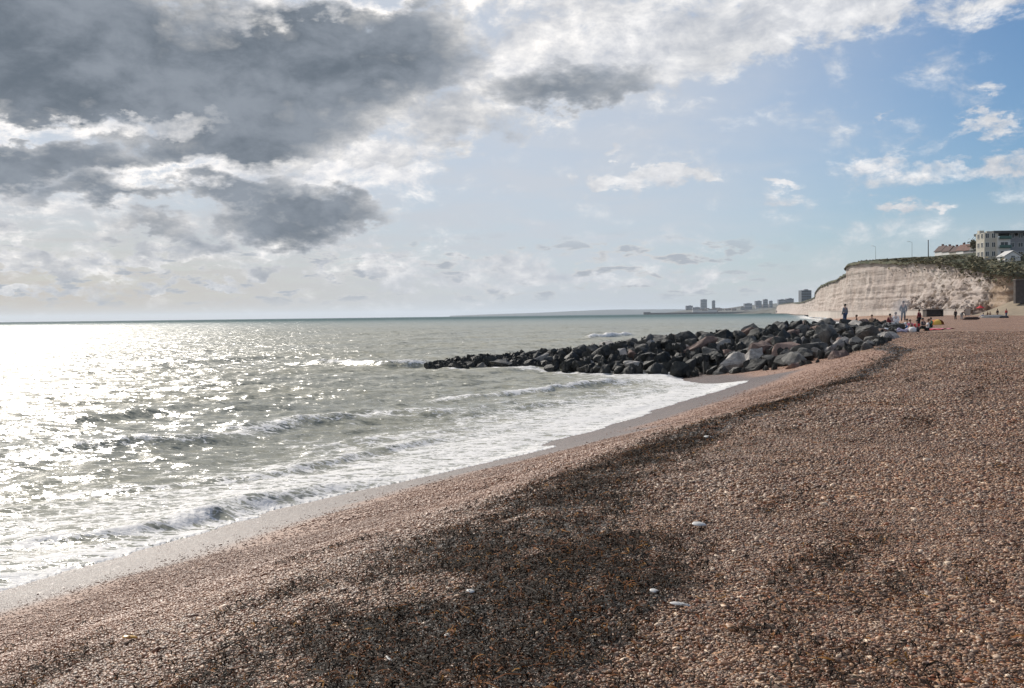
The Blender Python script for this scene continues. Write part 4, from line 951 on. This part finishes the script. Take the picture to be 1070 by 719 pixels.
ED = [('pelvis', 'waist'), ('waist', 'chest'), ('chest', 'neck'), ('neck', 'jaw'), ('jaw', 'head'), ('head', 'crown'), ('chest', 'shL'), ('shL', 'elL'), ('elL', 'wrL'), ('wrL', 'haL'), ('chest', 'shR'), ('shR', 'elR'), ('elR', 'wrR'), ('wrR', 'haR'), ('pelvis', 'hipL'), ('hipL', 'knL'), ('knL', 'anL'), ('anL', 'toL'), ('pelvis', 'hipR'), ('hipR', 'knR'), ('knR', 'anR'), ('anR', 'toR')]
RAD = {'pelvis': (.14, .11), 'waist': (.12, .10), 'chest': (.145, .11), 'neck': .05, 'jaw': (.065, .075), 'head': (.08, .095), 'crown': (.055, .065)}
for s_ in 'LR': RAD.update({'sh' + s_: .062, 'el' + s_: .042, 'wr' + s_: .028, 'ha' + s_: .032, 'hip' + s_: .088, 'kn' + s_: .058, 'an' + s_: .038, 'to' + s_: .034})
def sub(J, ks): return {k: J[k] for k in ks}
def person(loc, rz, kind, top_, leg_, hair, label, scale=1.0, sleeves=False, group=None):
    J = pose(kind); r = empty('person', loc, label, 'person', group, rz); r.scale = (scale,) * 3
    bd = skin('body', J, ED, RAD, SK, r)
    ks = ['waist', 'chest', 'shL', 'shR', 'elL', 'elR', 'pelvis'] + (['wrL', 'wrR'] if sleeves else [])
    JJ = sub(J, ks)
    for s_ in 'LR':
        if not sleeves: JJ['el' + s_] = tuple(Vector(J['sh' + s_]).lerp(Vector(J['el' + s_]), .7))
    rd = {k: tuple(q + .022 for q in (RAD[k] if isinstance(RAD[k], tuple) else (RAD[k],) * 2)) for k in JJ}
    skin('shirt', JJ, [e for e in ED if e[0] in JJ and e[1] in JJ], rd, CLO[top_], r)
    kk = ['pelvis', 'hipL', 'knL', 'anL', 'hipR', 'knR', 'anR']; JJ = sub(J, kk)
    rd = {k: tuple(q + .020 for q in (RAD[k] if isinstance(RAD[k], tuple) else (RAD[k],) * 2)) for k in JJ}
    skin('trousers', JJ, [e for e in ED if e[0] in JJ and e[1] in JJ], rd, CLO[leg_], r)
    h = Vector(J['head']); cr = Vector(J['crown']); up = (cr - Vector(J['jaw'])).normalized(); fw = Vector((0, 1, 0)); fw = (fw - up * fw.dot(up)).normalized()
    bm = bmesh.new(); bmesh.ops.create_uvsphere(bm, u_segments=14, v_segments=9, radius=1, matrix=Matrix.Translation(h + up * .035 - fw * .022) @ Matrix.Diagonal((.100, .112, .105, 1)))
    bmobj('hair', bm, hair, r, True)
    bm = bmesh.new(); n_ = h - up * .02 + fw * .098; bmesh.ops.create_cone(bm, segments=6, radius1=.018, radius2=.005, depth=.04, matrix=Matrix.Translation(n_) @ fw.to_track_quat('Z', 'Y').to_matrix().to_4x4()); bmobj('nose', bm, SK, r, True)
    return r
PG = None
def gz(x, y): return beach_zp(x, y)
def on_rock(px, Y, z): p = at(px, 330, Y); return Vector((p.x, Y, z))
def on_sand(px, Y): p = at(px, 330, Y); return Vector((p.x, Y, gz(p.x, Y)))
def slab_under(p, mat='dark grey', lb=None):
    place_boulder(p - Vector((0, 0, .62)), 1.0, mat, lb, (1.2, 1.0, .62), (0, 0, random.uniform(0, 3)), 6)
    bpy.context.view_layer.update()
# standing on the crest
P = [
 (883, 86, 2.88, .4, 'stand', 'grey', 'denim', HD, 'person in grey top and blue jeans standing alone on the groyne crest', 1),
 (944, 88, 3.02, 2.6, 'stand', 'black', 'charcoal', HD, 'tall dark-clothed person standing on the rocks behind the barbecue smoke', 1.03),
 (895, 88, 2.45, 1.2, 'perch', 'brown', 'charcoal', HB, 'brown-topped person seated low behind the crest, only head and shoulders showing', .95),
 (911, 87, 2.38, 2.9, 'perch', 'tan', 'brown', HB, 'person in tan top seated on the rocks left of the dark boulder gap', 1),
 (930, 84, 2.45, 3.3, 'perch', 'maroon', 'white', HD, 'person in maroon top and white trousers seated on a rock', 1),
 (936, 84.5, 2.5, 2.9, 'perch', 'white', 'grey', HD, 'dark-haired person in white shirt sitting higher on the rocks', 1.05),
]
lbl_s = {'perch': 'flat dark boulder carrying a seated person near the groyne beach end', 'stand': 'flat dark boulder carrying a standing person on the groyne crest'}
for px, Y, z, rz, kd, tp, lg, hr, lb, s_ in P:
    p = on_rock(px, Y, z); person(p, rz, kd, tp, lg, hr, lb, s_, True)
    pl_ = p.copy(); place_boulder(pl_ - Vector((0, 0, .60)), 1.0, 'dark grey', lbl_s[kd], (1.05, .95, .62), (0, 0, random.uniform(0, 3)), 6)
    if kd == 'perch':
        f_ = Vector((-math.sin(rz), math.cos(rz), 0)); place_boulder(p - f_ * .35 + Vector((0, 0, -.02)), .62, 'dark grey', lbl_s[kd], (1.0, .9, .70), (0, 0, 0), 6)
Q = [
 (960.5, 99, .6, 'stand', 'maroon', 'black', HD, 'person in maroon top and black trousers standing behind the picnic group', 1, True),
 (958, 77, 2.5, 'sit', 'red', 'charcoal', HD, 'person in bright red top sitting at the front of the picnic', 1, False),
 (951.5, 80, 3.3, 'sit', 'pink', 'grey', HB, 'person in pink top sitting behind the one in red', 1, False),
 (945, 76.5, 1.9, 'lie', 'lilac', 'lilac', HB, 'person in lilac clothes lying back by the rocks', 1, True),
 (969, 79, 1.3, 'sit', 'white', 'black', HB, 'person in white shirt and black trousers sitting beside a red towel', 1, False),
 (965, 86, 3.6, 'sit', 'charcoal', 'green', HD, 'person in charcoal top sitting in the dark middle of the picnic', 1, True),
 (948, 84, 3.0, 'sit', 'white', 'blue', HD, 'person in white top and blue trousers sitting next to the smoke', 1, False),
 (972, 92, 2.2, 'sit', 'green', 'black', HD, 'person in dark green sitting left of the orange tent', 1, True),
 (998.5, 163, .2, 'stand', 'black', 'black', HD, 'upright person all in black on the open shingle', 1, True),
 (1004.5, 160, -1.3, 'bend', 'black', 'grey', HD, 'person in black top bending over beside the one in black', 1.05, True),
 (1027, 196, 1.0, 'sit', 'blue', 'white', HB, 'person in blue top sitting left of the pale boat', 1.05, True),
 (1032, 205, .4, 'stand', 'brown', 'brown', HB, 'brown-clothed person standing below the red parasol', .72, True),
 (1034.6, 206, 2.4, 'stand', 'tan', 'brown', HD, 'small person in tan top beside the brown-clothed one', .72, True),
 (1042.3, 202, .3, 'stand', 'black', 'tan', HD, 'person in black top and tan trousers near the bank', 1, True),
 (1051.5, 200, .3, 'stand', 'red', 'denim', HD, 'person in red top and jeans furthest right on the beach', 1.02, True),
]
for px, Y, rz, kd, tp, lg, hr, lb, s_, slv in Q:
    p = on_sand(px, Y); person(p - Vector((0, 0, .02)), rz, kd, tp, lg, hr, lb, s_, slv)
# small bag in the crest person's hand
def softbox(name, loc, dims, mat, label, cat, rz=0, seed=1):
    bm = bmesh.new(); bmesh.ops.create_icosphere(bm, subdivisions=3, radius=1)
    for v in bm.verts:
        c = v.co; p = 4; k = (abs(c.x) ** p + abs(c.y) ** p + abs(c.z) ** p) ** (-1 / p); v.co = Vector((c.x * k * dims[0] / 2, c.y * k * dims[1] / 2, c.z * k * dims[2] / 2)) * (1 + .18 * mn.noise(c * 2 + Vector((seed, 0, 0))))
    o = bmobj(name, bm, mat, None, True); o.location = Vector(loc) + Vector((0, 0, dims[2] * .45)); o.rotation_euler = (0, 0, rz); return tag(o, label, cat)
def towel(px, Y, wx, wy, mat, label, rz=0):
    p = on_sand(px, Y); n = 10; c_, s_ = math.cos(rz), math.sin(rz); V = []
    for i in range(n):
        for j in range(n):
            u = (i / (n - 1) - .5) * wx; v = (j / (n - 1) - .5) * wy; x = p.x + u * c_ - v * s_; y = p.y + u * s_ + v * c_
            V.append((x, y, gz(x, y) + .05 + .03 * math.sin(u * 7 + v * 4)))
    V = np.array(V); V2 = V.copy(); V2[:, 2] -= .02; f = grid_faces(n, n); o = link_mesh('towel', np.concatenate([V, V2]), np.concatenate([f, f[:, ::-1] + n * n]), mat, None, True); return tag(o, label, 'towel')
towel(984, 84, 2.1, 1.2, CLO['pink'], 'pink beach towel spread right of the picnic', .5)
towel(975.5, 80, 1.4, .9, CLO['red'], 'red beach towel next to the person in white', .4)
p = on_sand(925, 73.6); softbox('bag', p, (.9, .5, .45), CLO['white'], 'white bag lying at the foot of the rocks', 'bag', .3)
p = on_sand(931, 74.2); softbox('bag', p, (.8, .5, .35), simple('cloth_beige', (.45, .40, .33), .85), 'beige bag right of the white bag', 'bag', -.3, 3)
p = on_sand(953.5, 76.2); softbox('bag', p, (.5, .4, .4), CLO['white'], 'white bag touching the person in red', 'bag', .1, 5)
p = on_sand(934.5, 78.5); softbox('cool_box', p + Vector((0, 0, .1)), (.6, .4, .4), CLO['blue'], 'blue cool box set on the rocks under the smoke', 'cool box', .1, 7)
p = on_sand(1015, 163); softbox('tarpaulin', p, (2.6, 1.0, .50), simple('tarp_dark', (.05, .025, .018), .8), 'dark brown bundled tarpaulin on open shingle', 'tarpaulin', .1, 9)
p = on_sand(1049, 190); softbox('bag', p, (1.7, .6, .45), CLO['charcoal'], 'long dark kit bag at the right end of the pale boat', 'bag', .05, 11)
# orange tent
p = on_sand(979.5, 112); tn = empty('beach_tent', p, 'small orange and yellow pop-up beach tent', 'tent', None, .3); tn.scale = (.85, .85, .7)
def dome(name, a0, a1, mat, r=.95):
    bm = bmesh.new(); g_ = []
    for i in range(9):
        row = []
        for j in range(9):
            a = a0 + (a1 - a0) * i / 8; t = j / 8 * math.pi / 2; row.append(bm.verts.new((r * math.cos(a) * math.cos(t) * 1.15, r * math.sin(a) * math.cos(t), .02 + r * .88 * math.sin(t) ** .9)))
        g_.append(row)
    for i in range(8):
        for j in range(8): bm.faces.new((g_[i][j], g_[i + 1][j], g_[i + 1][j + 1], g_[i][j + 1]))
    bmesh.ops.remove_doubles(bm, verts=bm.verts, dist=.002); bmobj(name, bm, mat, tn, True)
dome('side_panel', 0, 1.9, CLO['orange']); dome('side_panel', 1.9, 3.6, CLO['orange']); dome('front_panel', 3.6, 4.6, CLO['yellow'])
bm = bmesh.new(); bmesh.ops.create_circle(bm, cap_ends=True, segments=20, radius=.95); bmobj('groundsheet', bm, CLO['charcoal'], tn)
# red parasol
p = on_sand(1024.5, 205); ps = empty('parasol', p, 'red beach parasol in front of the cliff foot', 'parasol')
bm = bmesh.new(); tube(bm, (0, 0, 0), (0, 0, 2.25), .03, .03); bmobj('pole', bm, wht, ps)
bm = bmesh.new(); bmesh.ops.create_cone(bm, cap_ends=False, segments=8, radius1=.95, radius2=.02, depth=.55, matrix=Matrix.Translation((0, 0, 2.2))); bmobj('canopy', bm, CLO['red'], ps)
# pale upturned dinghy
p = on_sand(1038, 192); bt = empty('boat', p, 'long low pale boat lying on the shingle near the bank', 'boat', None, .05)
bm = bmesh.new(); sec = []
for i in range(13):
    t = i / 12 * 2 - 1; wy = .75 * (1 - abs(t) ** 3 * .9); hz_ = .50 * (1 - abs(t) ** 4 * .5); row = [bm.verts.new((t * 2.4, wy * math.cos(a), .02 + hz_ * math.sin(a) ** .8 if a not in (0,) else .02)) for a in [math.pi * k / 8 for k in range(9)]]
    sec.append(row)
for i in range(12):
    for j in range(8): bm.faces.new((sec[i][j], sec[i + 1][j], sec[i + 1][j + 1], sec[i][j + 1]))
bm.faces.new(sec[0]); bm.faces.new(sec[-1][::-1]); bmobj('hull', bm, simple('boat_grey', (.40, .37, .33), .5), bt, True)
bm = bmesh.new(); box(bm, (0, 0, .54), (4.3, .07, .08)); bmobj('keel', bm, greyr, bt)
# dark shelter at the cliff foot
p = on_sand(975.5, 262); sh = empty('beach_shelter', p, 'dark flat-roofed beach shelter at the foot of the cliff', 'shelter')
bm = bmesh.new(); box(bm, (0, .9, .85), (4.4, 1.4, 1.9)); box(bm, (-2.1, -.3, .85), (.2, 1.2, 1.9)); box(bm, (2.1, -.3, .85), (.2, 1.2, 1.9)); bmobj('wall', bm, brickm, sh)
bm = bmesh.new(); box(bm, (0, .3, 1.9), (4.9, 2.9, .18)); bmobj('roof', bm, simple('shelter_roof', (.2, .17, .15), .8), sh)
bm = bmesh.new(); box(bm, (0, -.1, .5), (3.9, .4, .08)); box(bm, (-1.9, -.1, .25), (.1, .35, .5)); box(bm, (1.9, -.1, .25), (.1, .35, .5)); bmobj('bench', bm, CLO['brown'], sh)
# barbecue and its smoke
p = on_sand(938.5, 79); q = Vector((p.x, 80, 1.9 if p.z < 1.9 else p.z)); bq = empty('barbecue', q + Vector((0, 0, .05)), 'small round barbecue smoking between rocks and picnic', 'barbecue')
bm = bmesh.new(); bmesh.ops.create_uvsphere(bm, u_segments=16, v_segments=8, radius=.28, matrix=Matrix.Translation((0, 0, .5)) @ Matrix.Diagonal((1, 1, .55, 1)))
bmesh.ops.delete(bm, geom=[v for v in bm.verts if v.co.z > .52], context='VERTS'); bmobj('bowl', bm, CLO['black'], bq, True)
for k in range(3): bm = bmesh.new(); a = k * 2.09; tube(bm, (math.cos(a) * .14, math.sin(a) * .14, .42), (math.cos(a) * .28, math.sin(a) * .28, -.02), .015, .015, 6); bmobj('leg', bm, polem, bq)
sj = {0: (0, 0, 0), 1: (.10, -.1, .5), 2: (.45, -.1, 1.1), 3: (.6, .1, 1.7), 4: (1.1, .1, 2.3)}
smk_m = bpy.data.materials.new('smoke'); smk_m.use_nodes = True; nt = smk_m.node_tree; nt.nodes.clear(); out = nt.nodes.new('ShaderNodeOutputMaterial'); pv = nt.nodes.new('ShaderNodeVolumePrincipled')
pv.inputs['Color'].default_value = (.78, .86, 1, 1); pv.inputs['Density'].default_value = .24; nt.links.new(pv.outputs[0], out.inputs['Volume'])
so_ = skin('smoke', {str(k): v for k, v in sj.items()}, [('0', '1'), ('1', '2'), ('2', '3'), ('3', '4')], {'0': .2, '1': .5, '2': .7, '3': .62, '4': .3}, smk_m, None, 2)
for v in so_.data.vertices: v.co += Vector((mn.noise(v.co * 1.4), mn.noise(v.co * 1.4 + Vector((5, 0, 0))), mn.noise(v.co * 1.4 + Vector((0, 5, 0))))) * .35
so_.location = q + Vector((0, -.1, .5)); stuff(so_, 'thin bluish smoke drifting up from the barbecue', 'smoke')

# ================================================================== BITS ON THE SHINGLE
wsh_ = simple('bleached_shell', (.62, .60, .56), .5, .08, 20)
def cuttle(px, py, L, wd, label, name='cuttlebone', rz=0.0, tilt=.2, mat=wsh_):
    p = onbeach(px, py); bm = bmesh.new(); bmesh.ops.create_uvsphere(bm, u_segments=18, v_segments=12, radius=1)
    for v in bm.verts:
        t = v.co.x; v.co = Vector((t * L / 2, v.co.y * wd / 2 * (1 - .3 * t), v.co.z * wd * .16 + .10 * wd * (1 - t * t))) * (1 + .08 * mn.noise(v.co * 3))
    o = bmobj(name, bm, mat, None, True); o.location = p + Vector((0, 0, .035 + wd * .1)); o.rotation_euler = (tilt, .12, rz); return tag(o, label, name.replace('_', ' '))
cuttle(731, 554, .13, .075, 'whitish oval shell lying alone right of the dark weed band', 'shell', .4)
cuttle(711, 639, .115, .035, 'slim white shell fragment on orange-brown pebbles low in the frame', 'shell_fragment', -.1)
cuttle(684, 625, .06, .045, 'small cream stone left of the slim shell fragment', 'stone', .6)
cuttle(741, 460, .16, .08, 'white shell at the upper edge of the weed near the sea', 'shell', .1)
cuttle(469, 672, .05, .04, 'tiny white stone among black weed in the lower middle', 'stone', .2)
cuttle(492, 625, .055, .05, 'white stone on black weed above the tiny one', 'stone', .9)
cuttle(406, 696, .12, .03, 'white feather-like strip tangled in weed at the bottom edge', 'feather', 1.9, .5)
cuttle(136, 672, .10, .045, 'yellow-orange fragment on the shingle at the lower left', 'plastic_fragment', .2, .1, simple('yellow_plastic', (.6, .33, .05), .4))

# ================================================================== HAZE
HAZE = 4.5e-5
bm = bmesh.new(); box(bm, (0, 0, 62), (62000, 62000, 150)); 
for v in bm.verts: v.co.z = -9.0 if v.co.z < 0 else 165.0
hzm = bpy.data.materials.new('haze_air'); hzm.use_nodes = True; nt = hzm.node_tree; nt.nodes.clear(); out = nt.nodes.new('ShaderNodeOutputMaterial'); pv = nt.nodes.new('ShaderNodeVolumePrincipled')
pv.inputs['Color'].default_value = (.80, .90, 1, 1); pv.inputs['Density'].default_value = HAZE; pv.inputs['Anisotropy'].default_value = .2; nt.links.new(pv.outputs[0], out.inputs['Volume'])
hz_o = bmobj('haze', bm, hzm); stuff(hz_o, 'pale sea haze over the whole coast', 'haze')
sc.cycles.volume_bounces = 0; sc.cycles.max_bounces = 6; sc.cycles.diffuse_bounces = 3; sc.cycles.glossy_bounces = 3
sc.cycles.sample_clamp_indirect = 4.0
sc.render.film_transparent = False
sc.cycles.use_denoising = True; sc.cycles.denoiser = 'OPENIMAGEDENOISE'; sc.cycles.denoising_input_passes = 'RGB_ALBEDO_NORMAL'
sc.view_settings.view_transform = 'Standard'; sc.view_settings.look = 'None'; sc.view_settings.exposure = 0.0; sc.view_settings.gamma = 1.0; sc.view_settings.use_curve_mapping = False
